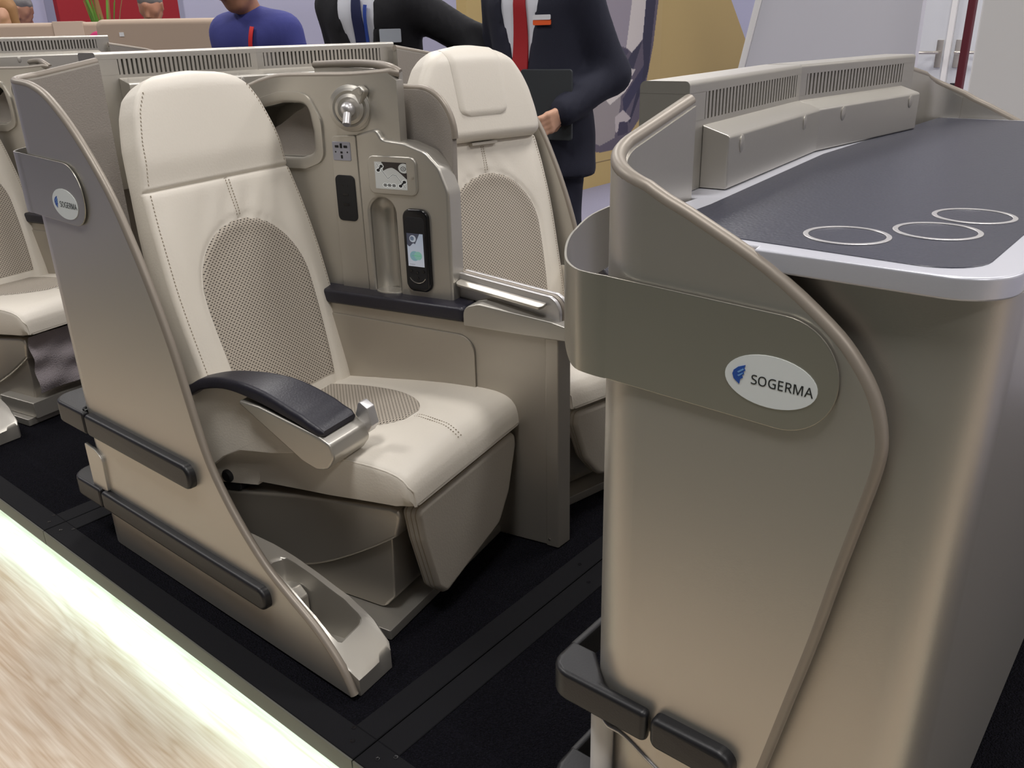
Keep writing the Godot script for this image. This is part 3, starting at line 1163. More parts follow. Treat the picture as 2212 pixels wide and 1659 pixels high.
func head_pad(o: Node3D, m_leather: Material) -> void:
	# raised headrest cushion with a washable flap, used where the photograph shows one
	var piv := o.get_node("backrest")
	var b := MB.new()
	var rings := []
	for k in 30:
		var s := lerpf(0.585, 0.874, k / 29.0)
		var w := table(HEAD_W, s)
		var f := 0.040 + 0.006 * sin((s - 0.58) * 9.0)
		var D := 0.06
		if s > 0.81:
			f -= 0.05 * pow((s - 0.81) / 0.064, 2)
			D -= 0.02 * pow((s - 0.81) / 0.064, 2)
		if s < 0.60:
			f -= 0.02 * (1.0 - (s - 0.585) / 0.015)
		var ring := PackedVector3Array()
		var r := minf(0.03, w * 0.5)
		for i in 25:
			var z := lerpf(w - r, -(w - r), i / 24.0)
			ring.append(Vector3(f + 0.012 * (1 - pow(z / w, 2)), s, z))
		for i in 5:
			var a := PI / 2 * (i + 1) / 5.0
			ring.append(Vector3(f - r + r * cos(a), s, -(w - r) - r * sin(a)))
		ring.append(Vector3(-D, s, -w * 0.96))
		ring.append(Vector3(-D, s, w * 0.96))
		for i in 5:
			var a := PI / 2 * (5 - i) / 5.0
			ring.append(Vector3(f - r + r * cos(a), s, (w - r) + r * sin(a)))
		rings.append(ring)
	loft(b, rings)
	var h := put(piv, "headrest", b, m_leather, 50)
	b = MB.new()
	grid(b, 18, 22, func(u: float, v: float):
		var s := 0.655 + v * 0.2185
		var lim := 0.092 + 0.03 * (s - 0.655)
		if s < 0.685:
			lim -= 0.03 * (1.0 - sqrt(maxf(0.0, 1.0 - pow((0.685 - s) / 0.03, 2))))
		lim = minf(lim, table(HEAD_W, s) - 0.012)
		var z: float = (0.5 - u) * 2.0 * lim
		var w := table(HEAD_W, s)
		var f := 0.040 + 0.006 * sin((s - 0.58) * 9.0)
		if s > 0.81:
			f -= 0.05 * pow((s - 0.81) / 0.064, 2)
		return [Vector3(f + 0.012 * (1 - pow(z / w, 2)) + 0.0065 - (0.006 if (u < 0.001 or u > 0.999 or v < 0.001) else 0.0), s, z), Vector2(u, v)])
	put(h, "head_flap", b, m_leather, 60)
	b = MB.new()
	box(b, Vector3(0.008, 0.572, -0.05), Vector3(0.03, 0.580, 0.05), 0.002)
	put(piv, "pull_tab", b, M.leather_taupe)

# ---------------------------------------------------------------- screens
func stroke(im: Image, a: Vector2, c: Vector2, w: float, col: Color) -> void:
	var n := int(a.distance_to(c) * 1.5) + 1
	for i in n + 1:
		disc(im, a.lerp(c, float(i) / n), w / 2, col)

func disc(im: Image, c: Vector2, r: float, col: Color) -> void:
	for y in range(maxi(0, int(c.y - r)), mini(im.get_height(), int(c.y + r) + 2)):
		for x in range(maxi(0, int(c.x - r)), mini(im.get_width(), int(c.x + r) + 2)):
			if Vector2(x, y).distance_to(c) <= r:
				im.set_pixel(x, y, col)

func picture(im: Image, called: String, glow: float) -> StandardMaterial3D:
	var m := mat(called, Color.WHITE, 0.25)
	m.albedo_texture = ImageTexture.create_from_image(im)
	if glow > 0:
		m.emission_enabled = true
		m.emission_texture = m.albedo_texture
		m.emission_energy_multiplier = glow
	return m

func seat_control_picture() -> Image:
	var im := Image.create_empty(270, 260, false, Image.FORMAT_RGBA8)
	im.fill(srgb(188, 190, 188))
	for y in 260:
		for x in 270:
			var q := Vector2(x, y)
			var edge := 0.0
			if x > 70:
				edge = 78.0 - 40.0 * cos((x - 150) * 0.018) + 0.35 * maxf(0, x - 150)
			if y < edge + 14 and x > 62 and q.distance_to(Vector2(248, 52)) > 46:
				im.set_pixel(x, y, srgb(40, 34, 34))
	var ink := srgb(24, 26, 30)
	var pale := srgb(236, 240, 240)
	for pass_ in 2:
		var col := pale if pass_ == 0 else ink
		var k := 6.0 if pass_ == 0 else 0.0
		for c in [[Vector2(58, 42), Vector2(30, 82)], [Vector2(246, 182), Vector2(212, 222)]]:
			disc(im, c[0], 15 + k, col)
			disc(im, c[1], 15 + k, col)
			stroke(im, c[0], c[1], 14 + k * 2, col)
		stroke(im, Vector2(18, 18), Vector2(108, 158), 4 + k, col)
		stroke(im, Vector2(108, 158), Vector2(150, 118), 4 + k, col)
		stroke(im, Vector2(150, 118), Vector2(178, 122), 4 + k, col)
		stroke(im, Vector2(178, 122), Vector2(254, 240), 4 + k, col)
		for x in [82, 118, 156]:
			disc(im, Vector2(x, 222), 16 + k, col)
	for x in [82, 118, 156]:
		disc(im, Vector2(x, 222), 11, srgb(188, 190, 188))
		disc(im, Vector2(x, 222), 7, ink)
	disc(im, Vector2(244, 56), 22, ink)
	disc(im, Vector2(244, 56), 17, srgb(188, 190, 188))
	disc(im, Vector2(244, 56), 9, ink)
	disc(im, Vector2(244, 56), 4, pale)
	return im

func handset_picture() -> Image:
	var im := Image.create_empty(150, 280, false, Image.FORMAT_RGBA8)
	for y in 280:
		for x in 150:
			im.set_pixel(x, y, srgb(176, 190, 210).lerp(srgb(206, 212, 226), y / 280.0))
	for y in 110:
		for x in 150:
			if x + y * 0.5 < 118 and y < 96 + 14 * sin(x * 0.08):
				im.set_pixel(x, y, srgb(74, 78, 96))
	disc(im, Vector2(54, 44), 30, srgb(190, 200, 214))
	disc(im, Vector2(48, 42), 18, srgb(110, 126, 150))
	disc(im, Vector2(62, 190), 42, srgb(132, 176, 190))
	disc(im, Vector2(96, 186), 36, srgb(140, 196, 184))
	stroke(im, Vector2(40, 188), Vector2(118, 186), 3, srgb(90, 200, 130))
	stroke(im, Vector2(16, 262), Vector2(60, 262), 4, srgb(120, 126, 140))
	return im

# ---------------------------------------------------------------- centre console
# Local frame of a unit: x = 0 at its rear, z = 0 on its middle line
func console(o: Node3D) -> void:
	var b := MB.new()
	ext(b, rounded(plan([1.015, 0.024, 0.05, 0.231, 0.05, -0.231, 1.015, -0.024]), [0.004], 3), 0.0, 0.607, PLAN, 0.003, 2)
	put(o, "body", b, M.champagne_dark)
	b = MB.new()
	ext(b, rounded(plan([0.985, 0.0335, 1.022, 0.0265, 1.022, -0.0265, 0.985, -0.0335]), [0.004], 3), 0.0, 0.604, PLAN, 0.002, 2)
	put(o, "front_post", b, M.champagne_dark)
	b = MB.new()
	lathe(b, [0.0, 0.0, 0.004, 0.0, 0.004, 0.001, 0.0, 0.0016], 10, Transform3D(Basis(Vector3(1, 0, 0), Vector3(0, 0, 1), Vector3(0, -1, 0)), Vector3(0.995, 0.02, 0.0315)))
	put(o, "screw", b, M.bright_metal)
	var c := cos(deg_to_rad(12))
	var s := sin(deg_to_rad(12))
	var B := Basis(Vector3(c, 0, -s), Vector3.UP, Vector3(s, 0, c))
	var nf := Transform3D(B, Vector3(1.02, 0, 0.026))       # near side of the lower body
	var face := Transform3D(B, Vector3(0.70, 0, 0.043))     # face of the upper part
	var turn := Basis(Vector3(c, 0, -s), Vector3(s, 0, c), Vector3(0, -1, 0))
	b = MB.new()
	ext(b, rounded(V([-0.95, 0.10, -0.235, 0.10, -0.235, 0.571, -0.95, 0.583]), [0.01, 0.01, 0.05, 0.01], 8), -0.001, 0.004, nf, 0.0012, 2, false)
	put(o, "side_cover", b, M.champagne_dark)
	# arm pad between the cap and the wall
	b = MB.new()
	ext(b, rounded(V([-0.262, 0.09, -0.262, -0.012, -0.95, -0.012, -0.95, 0.09]), [0.008, 0.012, 0.004, 0.004], 4), 0.609, 0.647, nf * Transform3D(Vector3(1, 0, 0), Vector3(0, 0, -1), Vector3(0, 1, 0), Vector3.ZERO), 0.009, 3)
	put(o, "arm_pad", b, M.black_leather, 45)
	b = MB.new()
	ext(b, rounded(V([-0.262, 0.600, 0.03, 0.596, 0.052, 0.612, 0.040, 0.630, -0.01, 0.642, -0.215, 0.663, -0.262, 0.650]), [0.003, 0.012, 0.012, 0.02, 0.03, 0.03, 0.03], 5), -0.036, 0.008, nf, 0.004, 3)
	ext(b, rounded(V([-0.262, 0.600, 0.03, 0.596, 0.052, 0.612, 0.040, 0.630, -0.01, 0.642, -0.215, 0.663, -0.262, 0.650]), [0.003, 0.012, 0.012, 0.02, 0.03, 0.03, 0.03], 5), -0.064, -0.0365, nf, 0.004, 3)
	put(o, "arm_cap", b, M.champagne_paint)
	# folded tray table
	var tray := Node3D.new()
	tray.name = "tray_table"
	o.add_child(tray, true)
	var k := 0
	for z in [0.012, -0.003, -0.018]:
		b = MB.new()
		ext(b, rounded(V([0.685, 0.60, 1.02, 0.60, 1.02, 0.697, 0.685, 0.713]), [0.0, 0.0, 0.04, 0.004], 7), z - 0.006, z + 0.006, SIDE, 0.002, 2)
		put(tray, "leaf", b, [M.silver_paint, M.edge_trim, M.silver_paint][k])
		k += 1
	b = MB.new()
	ext(b, rounded(V([0.70, 0.016, 0.985, 0.016, 0.985, 0.043, 0.70, 0.043]), [0.004, 0.004, 0.018, 0.018], 5), -0.004, 0.004, Transform3D(Vector3(0.998, -0.055, 0), Vector3(0.0, -0.25, 0.968), Vector3(-0.055, -0.97, -0.25), Vector3(0.0, 0.737, 0.003)), 0.002, 2)
	put(tray, "phone_ledge", b, M.champagne_paint)
	# wall with the pocket
	var wall := spline(V([-0.86, 1.09, -0.74, 1.135, -0.623, 1.171, -0.578, 1.184, -0.515, 1.195, -0.40, 1.1975, -0.28, 1.199, -0.16, 1.207]), 4)
	var outer := PackedVector2Array([Vector2(-0.14, 1.207), Vector2(-0.14, 1.0), Vector2(-0.262, 1.0), Vector2(-0.262, 0.62), Vector2(-0.86, 0.62)])
	var outline := wall.duplicate()
	outline.append_array(outer)
	outline = ccw(outline)
	var oval := ccw(rounded(V([-0.66, 1.105, -0.515, 1.132, -0.425, 1.132, -0.413, 1.06, -0.416, 1.005, -0.46, 0.992, -0.66, 0.990]), [0.05, 0.05, 0.03, 0.03, 0.02, 0.03, 0.05], 6))
	var oc := Vector2(-0.52, 1.06)
	var n := 96
	var l0 := ringloop(oc, outline, n)
	var l1 := ringloop(oc, oval, n)
	var rings := []
	for q in [[l0, -0.03], [l0, 0.0], [l1, 0.0], [l1, -0.13]]:
		var r := PackedVector3Array()
		for p in q[0]:
			r.append(face * Vector3(p.x, p.y, q[1]))
		rings.append(r)
	b = MB.new()
	loft(b, rings, true, false, true)
	put(o, "wall_panel", b, M.champagne_paint, 30)
	# proud frame round the pocket
	rings = []
	var big := ccw(rounded(V([-0.69, 1.118, -0.52, 1.160, -0.425, 1.160, -0.383, 1.09, -0.385, 0.985, -0.45, 0.962, -0.69, 0.960]), [0.05, 0.06, 0.05, 0.05, 0.04, 0.04, 0.05], 6))
	var lb := ringloop(oc, big, n)
	for q in [[1.0, 0.0, 0], [1.0, 0.003, 0], [0.97, 0.006, 0], [0.30, 0.006, 0], [0.0, 0.001, 0], [0.0, -0.02, 0]]:
		var r := PackedVector3Array()
		for i in n:
			var p: Vector2 = l1[i].lerp(lb[i], q[0])
			r.append(face * Vector3(p.x, p.y, q[1]))
		rings.append(r)
	b = MB.new()
	loft(b, rings, true, false, false)
	put(o, "pocket_frame", b, M.champagne_paint, 50)
	b = MB.new()
	ext(b, V([-0.70, 0.985, -0.405, 0.985, -0.405, 1.14, -0.435, 1.132, -0.50, 1.106, -0.56, 1.072, -0.62, 1.048, -0.70, 1.03]), -0.045, -0.04, face)
	put(o, "pocket_flap", b, M.lining)

	# rounded rim along the top of the near and the far wall
	b = MB.new()
	var line := PackedVector3Array()
	for p in wall:
		line.append(face * Vector3(p.x, p.y, -0.012))
	line.append(face * Vector3(-0.142, 1.205, -0.02))
	tube(b, line, 0.0105, 10)
	var far := PackedVector3Array()
	var tip := line[line.size() - 1]
	far = spline3(PackedVector3Array([tip, Vector3(0.52, 1.219, 0.055), Vector3(0.40, 1.224, 0.015), Vector3(0.25, 1.222, -0.03), Vector3(0.05, 1.215, -0.09)]), 5)
	tube(b, far, 0.0105, 10)
	put(o, "rim_trim", b, M.edge_trim, 60)
	b = MB.new()
	ext(b, plan([tip.x, tip.z + 0.004, 0.52, 0.06, 0.40, 0.02, 0.25, -0.025, 0.05, -0.085, 0.05, -0.10, 0.25, -0.04, 0.40, 0.006, 0.52, 0.046, tip.x, tip.z - 0.01]), 0.62, 1.212, PLAN)
	put(o, "wall_panel", b, M.champagne_paint)
	# socket strip
	b = MB.new()
	ext(b, rounded(V([-0.362, 0.63, -0.272, 0.63, -0.272, 1.056, -0.356, 1.052]), [0.0, 0.0, 0.01, 0.018], 5), -0.002, 0.008, face, 0.003, 2, false)
	put(o, "socket_strip", b, M.champagne_paint)
	b = MB.new()
	ext(b, rrect(0.058, 0.048, 0.003, Vector2(-0.322, 1.014)), 0.007, 0.0095, face, 0.001, 2, false)
	var so := put(o, "power_socket", b, M.socket_grey)
	b = MB.new()
	for q in [[-0.336, 1.026, 0.012, 0.006], [-0.308, 1.026, 0.012, 0.006], [-0.322, 1.028, 0.007, 0.012], [-0.341, 1.012, 0.004, 0.004], [-0.303, 1.012, 0.004, 0.004], [-0.322, 1.011, 0.007, 0.005], [-0.322, 1.0, 0.006, 0.009]]:
		ext(b, rrect(q[2], q[3], 0.001, Vector2(q[0], q[1]), 2), 0.0085, 0.0099, face)
	put(so, "pin_holes", b, M.slot_black)
	b = MB.new()
	ext(b, rrect(0.064, 0.121, 0.014, Vector2(-0.320, 0.892)), 0.007, 0.0105, face, 0.0015, 2, false)
	var us := put(o, "media_panel", b, M.black_matt)
	b = MB.new()
	for q in [[-0.328, 0.925, 0.003, 0.003], [-0.313, 0.925, 0.003, 0.003], [-0.321, 0.902, 0.018, 0.006], [-0.321, 0.876, 0.018, 0.006]]:
		ext(b, rrect(q[2], q[3], 0.0005, Vector2(q[0], q[1]), 2), 0.010, 0.0112, face)
	put(us, "ports", b, M.black_gloss)
	# box with control panel, bottle recess and handset
	b = MB.new()
	var bo := rounded(V([-0.272, 0.632, -0.246, 0.632, -0.246, 0.90, -0.164, 0.90, -0.164, 0.632, 0.0, 0.632, 0.002, 0.925, -0.022, 0.985, -0.06, 1.022, -0.12, 1.042, -0.188, 1.049, -0.204, 1.075, -0.272, 1.058]), [0.009, 0.009, 0.04, 0.04, 0.009, 0.012, 0.05, 0.05, 0.05, 0.06, 0.016, 0.018, 0.009], 7)
	ext(b, bo, -0.045, 0.012, face, 0.008, 4, false)
	put(o, "control_box", b, M.champagne_paint, 40)
	b = MB.new()
	rings = []
	for kk in 14:
		var r := PackedVector3Array()
		var top := kk >= 7
		var f := (kk - 6) / 7.0
		for i in 13:
			var a := PI * i / 12.0
			var rad := 0.0395 * (1.0 if not top else sqrt(maxf(0.0, 1.0 - f * f)))
			var vv := lerpf(0.632, 0.862, kk / 6.0) if not top else 0.862 + 0.0395 * f
			r.append(face * Vector3(-0.205 - rad * cos(a), vv, 0.006 - rad * 1.0 * sin(a)))
		rings.append(r)
	loft(b, rings, false, false, false)
	put(o, "bottle_recess", b, M.champagne_paint, 60)
	b = MB.new()
	rings = []
	var lip := PackedVector3Array()
	for i in 13:
		var a := PI * i / 12.0
		lip.append(face * Vector3(-0.205 - 0.041 * cos(a), 0.646, 0.006 + 0.022 * sin(a)))
	var lp := PackedVector2Array()
	for i in 13:
		var a := PI * i / 12.0
		lp.append(Vector2(-0.205 - 0.041 * cos(a), 0.004 + 0.024 * sin(a)))
	lp.append(Vector2(-0.164, -0.03))
	lp.append(Vector2(-0.246, -0.03))
	ext(b, ccw(lp), 0.64, 0.651, face * Transform3D(Vector3(1, 0, 0), Vector3(0, 0, 1), Vector3(0, -1, 0), Vector3(0, 1.291, 0)), 0.003, 2)
	put(o, "bottle_lip", b, M.champagne_paint)
	b = MB.new()
	ext(b, rrect(0.150, 0.098, 0.02, Vector2(-0.162, 0.960)), 0.010, 0.017, face, 0.004, 3, false)
	var cp := put(o, "seat_control", b, M.champagne_paint)
	b = MB.new()
	grid(b, 1, 1, func(u: float, v: float): return [face * Vector3(-0.214 + 0.098 * u, 0.926 + 0.068 * v, 0.0175), Vector2(u, 1.0 - v)])
	if not M.has("seat_control_picture"):
		picture(seat_control_picture(), "seat_control_picture", 0.1)
		picture(handset_picture(), "handset_picture", 0.12)
	put(cp, "touch_screen", b, M.seat_control_picture)
	b = MB.new()
	lathe(b, [0.0, 0.0165, 0.004, 0.0165, 0.004, 0.018, 0.0, 0.0185], 12, face * Transform3D(Basis(Vector3(1, 0, 0), Vector3(0, 0, 1), Vector3(0, -1, 0)), Vector3(-0.100, 0.958, 0)))
	put(cp, "button", b, M.champagne_dark)
	b = MB.new()
	ext(b, rrect(0.078, 0.218, 0.024, Vector2(-0.098, 0.771), 7), 0.010, 0.022, face, 0.005, 3, false)
	var hs := put(o, "handset", b, M.black_gloss)
	b = MB.new()
	ext(b, rrect(0.060, 0.19, 0.012, Vector2(-0.099, 0.765), 6), 0.0215, 0.0232, face, 0.001, 2, false)
	put(hs, "handset_body", b, M.black_matt)
	b = MB.new()
	grid(b, 1, 1, func(u: float, v: float): return [face * Vector3(-0.125 + 0.050 * u, 0.731 + 0.087 * v, 0.0238), Vector2(u, 1.0 - v)])
	put(hs, "handset_screen", b, M.handset_picture)
	b = MB.new()
	for q in [[-0.118, 0.719], [-0.099, 0.715], [-0.080, 0.719], [-0.099, 0.700]]:
		lathe(b, [0.0, 0.023, 0.0045, 0.023, 0.004, 0.0243, 0.0, 0.0246], 10, face * Transform3D(Basis(Vector3(1, 0, 0), Vector3(0, 0, 1), Vector3(0, -1, 0)), Vector3(q[0], q[1], 0)))
	put(hs, "keys", b, M.socket_grey if false else M.black_gloss)
	b = MB.new()
	var arc := PackedVector3Array()
	for i in 9:
		var a := PI + PI * (0.12 + 0.76 * i / 8.0)
		arc.append(face * Vector3(-0.099 + 0.026 * cos(a), 0.708 + 0.022 * sin(a), 0.0236))
	tube(b, arc, 0.0011, 6)
	put(hs, "rocker_key", b, M.bright_metal)
	# reading lamp
	var lamp := Node3D.new()
	lamp.name = "reading_lamp"
	o.add_child(lamp, true)
	b = MB.new()
	var lf := face * Transform3D(Basis(Vector3.UP, deg_to_rad(22)), Vector3(-0.276, 1.122, 0.012))
	lathe(b, [0.058, -0.03, 0.058, 0.0, 0.057, 0.004, 0.051, 0.007, 0.051, 0.012, 0.044, 0.015, 0.037, 0.013, 0.037, 0.018, 0.029, 0.022, 0.022, 0.020, 0.0, 0.014], 40, lf * Transform3D(Basis(Vector3(1, 0, 0), Vector3(0, 0, 1), Vector3(0, -1, 0)), Vector3.ZERO))
	put(lamp, "housing", b, M.champagne_paint, 30)
	b = MB.new()
	var ball := []
	for i in 17:
		var a := -PI / 2 + PI * i / 16.0
		ball.append(0.0185 * cos(a))
		ball.append(0.0185 * sin(a))
	lathe(b, ball, 24, lf * Transform3D(Basis(), Vector3(0.0, 0.0, 0.030)), false)
	put(lamp, "ball_joint", b, M.silver_paint, 60)
	b = MB.new()
	tube(b, PackedVector3Array([lf * Vector3(0, -0.004, 0.036), lf * Vector3(0.0, -0.034, 0.054)]), 0.0105, 20)
	put(lamp, "lamp_head", b, M.silver_paint, 50)
	b = MB.new()
	tube(b, PackedVector3Array([lf * Vector3(0.0, -0.0335, 0.0535), lf * Vector3(0.0, -0.035, 0.0548)]), 0.0085, 20)
	put(lamp, "lens", b, M.socket_grey, 50)
	b = MB.new()
	ext(b, rounded(V([-0.262, 1.140, -0.240, 1.130, -0.222, 1.165, -0.238, 1.178, -0.262, 1.168]), [0.008], 4), 0.004, 0.022, face, 0.004, 3, false)
	lathe(b, [0.0, 0.021, 0.007, 0.021, 0.007, 0.025, 0.0, 0.026], 14, face * Transform3D(Basis(Vector3(1, 0, 0), Vector3(0, 0, 1), Vector3(0, -1, 0)), Vector3(-0.234, 1.163, 0)))
	put(lamp, "bracket", b, M.champagne_paint)
	# divider between the two seats
	var dv := Node3D.new()
	dv.name = "divider_screen"
	o.add_child(dv, true)
	b = MB.new()
	var dp := rounded(V([0.405, 0.63, 0.672, 0.63, 0.683, 1.167, 0.405, 1.167]), [0.0, 0.0, 0.115, 0.012], 12)
	ext(b, dp, -0.012, 0.006, SIDE, 0.004, 2)
	put(dv, "panel", b, M.lining)
	b = MB.new()
	line = PackedVector3Array()
	for p in dp:
		if p.y > 0.7:
			line.append(Vector3(p.x, p.y, -0.003))
	tube(b, line, 0.009, 10)
	put(dv, "rim_trim", b, M.edge_trim, 60)

func stowage(o: Node3D) -> void:
	# low bin between the seat and the shell: sloping top with an open pocket. World-like x, z of the near side of a unit
	var topy := [0.55, 0.245, 0.70, 0.218, 0.78, 0.190, 0.89, 0.138, 0.95, 0.102, 1.0, 0.062, 1.02, 0.045]
	var outp := ccw(plan([0.58, 0.735, 1.025, 0.735, 1.010, 0.62, 0.955, 0.617, 0.89, 0.628, 0.78, 0.655, 0.70, 0.672, 0.58, 0.70]))
	var pock := ccw(rounded(plan([0.73, 0.722, 0.955, 0.722, 0.943, 0.640, 0.89, 0.646, 0.78, 0.672, 0.74, 0.683]), [0.008, 0.01, 0.015, 0.03, 0.03, 0.012], 5))
	var c := Vector2(0.86, -0.69)
	var n := 80
	var a := ringloop(c, outp, n)
	var p := ringloop(c, pock, n)
	var rings := []
	var r0 := PackedVector3Array()
	var r1 := PackedVector3Array()
	var r2 := PackedVector3Array()
	var r3 := PackedVector3Array()
	var r4 := PackedVector3Array()
	var r15 := PackedVector3Array()
	for i in n:
		r0.append(Vector3(a[i].x, 0.0, -a[i].y))
		r1.append(Vector3(a[i].x, table(topy, a[i].x) - 0.004, -a[i].y))
		var q := a[i].lerp(p[i], 0.15)
		r15.append(Vector3(q.x, table(topy, q.x), -q.y))
		q = p[i].lerp(a[i], 0.06)
		r2.append(Vector3(q.x, table(topy, q.x), -q.y))
		r3.append(Vector3(p[i].x, table(topy, p[i].x) - 0.004, -p[i].y))
		q = p[i].lerp(c, 0.1)
		r4.append(Vector3(q.x, 0.03, -q.y))
	var b := MB.new()
	loft(b, [r0, r1, r15, r2, r3, r4], true, true, true)
	put(o, "bin_body", b, M.champagne_paint, 40)
	b = MB.new()
	ext(b, rounded(V([0.74, 0.03, 0.80, 0.03, 0.80, 0.128, 0.775, 0.145, 0.74, 0.145]), [0.004, 0.004, 0.012, 0.012, 0.004], 4), 0.675, 0.722, SIDE, 0.003, 2)
	put(o, "bin_divider", b, M.champagne_paint)

# ---------------------------------------------------------------- the three units
const ROW := -1.603

func shell_profile_seat() -> PackedVector2Array:
	return spline(V([0.065, 1.2125, 0.14, 1.205, 0.211, 1.177, 0.30, 1.107, 0.39, 1.005, 0.45, 0.90, 0.50, 0.79, 0.54, 0.68, 0.567, 0.576, 0.593, 0.475, 0.628, 0.392, 0.69, 0.305, 0.771, 0.225, 0.846, 0.178, 0.92, 0.138, 0.972, 0.100, 1.013, 0.058, 1.040, 0.008]), 4)

func shell_profile_bar() -> PackedVector2Array:
	return spline(V([0.065, 1.128, 0.09, 1.115, 0.131, 1.097, 0.217, 1.054, 0.288, 1.004, 0.321, 0.971, 0.344, 0.935, 0.356, 0.895, 0.356, 0.86, 0.347, 0.804, 0.332, 0.719, 0.316, 0.62, 0.298, 0.525, 0.273, 0.394, 0.247, 0.26, 0.243, 0.225]), 4)

func build_unit_a() -> void:
	var t := thing("privacy_shell", "champagne seat shell with curved front edge beside the near cream seat", "shell", Vector3(-2.222, 0, -0.853), 0, "seat shells")
	shell(t, shell_profile_seat(), [1.222, 1.248], 0.234)
	bumper(t, 0.340, 0.402, -0.13, 0.058, 0.557, false)
	bumper(t, 0.115, 0.172, -0.125, 0.05, 0.792, false)
	band(t, 0.905, 1.058, 0.30)
	logo(t, Vector3(0.205, 0.957, 0.0062), 0.122, 0.0)
	var b := MB.new()
	ext(b, rounded(V([-0.002, 0.165, 0.078, 0.172, 0.085, 0.275, 0.055, 0.290, -0.002, 0.296]), [0.004, 0.006, 0.03, 0.02, 0.004], 5), -0.001, 0.008, SIDE, 0.002, 2, false)
	put(t, "cover_plate", b, M.champagne_paint)
	mirror = true
	t = thing("privacy_shell", "champagne seat shell on the far side of the seat with headrest flap", "shell", Vector3(-2.222, 0, -2.353), 0, "seat shells")
	shell(t, shell_profile_seat(), [1.222, 1.25], 0.262)
	mirror = false
	t = thing("vent_cabinet", "champagne cabinet with vent slots behind the two cream seats", "cabinet", Vector3(-2.256, 0, ROW), 0, "vent cabinets")
	cabinet(t, 1.268, 0.93)
	b = MB.new()
	box(b, Vector3(-0.12, 0.0, -0.50), Vector3(-0.06, 0.94, 0.50), 0.003)
	put(t, "back_panel", b, M.lining)
	t = thing("centre_console", "champagne centre console with reading lamp and handset between cream seats", "console", Vector3(-2.2, 0, ROW), 0, "centre consoles")
	console(t)
	t = thing("stowage_bin", "low champagne stowage bin with open pocket beside the near seat", "storage bin", Vector3(-2.2, 0, ROW), 0, "stowage bins")
	stowage(t)
	t = thing("aircraft_seat", "cream leather aircraft seat with plain head section, nearest to the aisle", "seat", Vector3(-1.784, 0, -1.224), 11.0, "cream leather aircraft seats")
	seat_back(t, M.leather)
	seat_cushion(t, M.leather)
	seat_lower(t, M.leather, true)
	seat_arm(t)
	mirror = true
	t = thing("aircraft_seat", "cream leather aircraft seat with headrest cushion and flap, beyond the console", "seat", Vector3(-1.724, 0, 2 * ROW + 1.224 - 0.07), -11.0, "cream leather aircraft seats")
	seat_back(t, M.leather)
	head_pad(t, M.leather)
	seat_cushion(t, M.leather)
	seat_lower(t, M.leather, true)
	seat_arm(t)
	mirror = false

func build_unit_b() -> void:
	var dx := -1.92
	mirror = true
	var t := thing("privacy_shell", "champagne seat shell of the row behind, its rim just over the vent cabinet", "shell", Vector3(-2.222 + dx, 0, -2.353), 0, "seat shells")
	shell(t, shell_profile_seat(), [1.245, 1.275], 0.262)
	mirror = false
	t = thing("vent_cabinet", "champagne cabinet with vent slots of the row behind, upper corner of the picture", "cabinet", Vector3(-2.256 + dx, 0, ROW), 0, "vent cabinets")
	cabinet(t, 1.315, 0.93)
	var b := MB.new()
	box(b, Vector3(-0.12, 0.0, -0.50), Vector3(-0.06, 0.94, 0.50), 0.003)
	put(t, "back_panel", b, M.lining)
	t = thing("centre_console", "champagne centre console of the row behind, mostly hidden by the shell", "console", Vector3(-2.2 + dx, 0, ROW), 0, "centre consoles")
	console(t)
	t = thing("stowage_bin", "low champagne stowage bin by the cut-off seat at the picture edge", "storage bin", Vector3(-2.2 + dx, 0, ROW), 0, "stowage bins")
	stowage(t)
	t = thing("aircraft_seat", "cream leather aircraft seat of the row behind, cut off by the picture edge", "seat", Vector3(-1.784 + dx, 0, -1.224), 11.0, "cream leather aircraft seats")
	seat_back(t, M.leather)
	seat_cushion(t, M.leather)
	seat_lower(t, M.leather, false)
	b = MB.new()
	box(b, Vector3(0.30, 0.026, -0.2), Vector3(0.50, 0.085, 0.262), 0.006)
	put(t, "foot_box", b, M.champagne_paint)

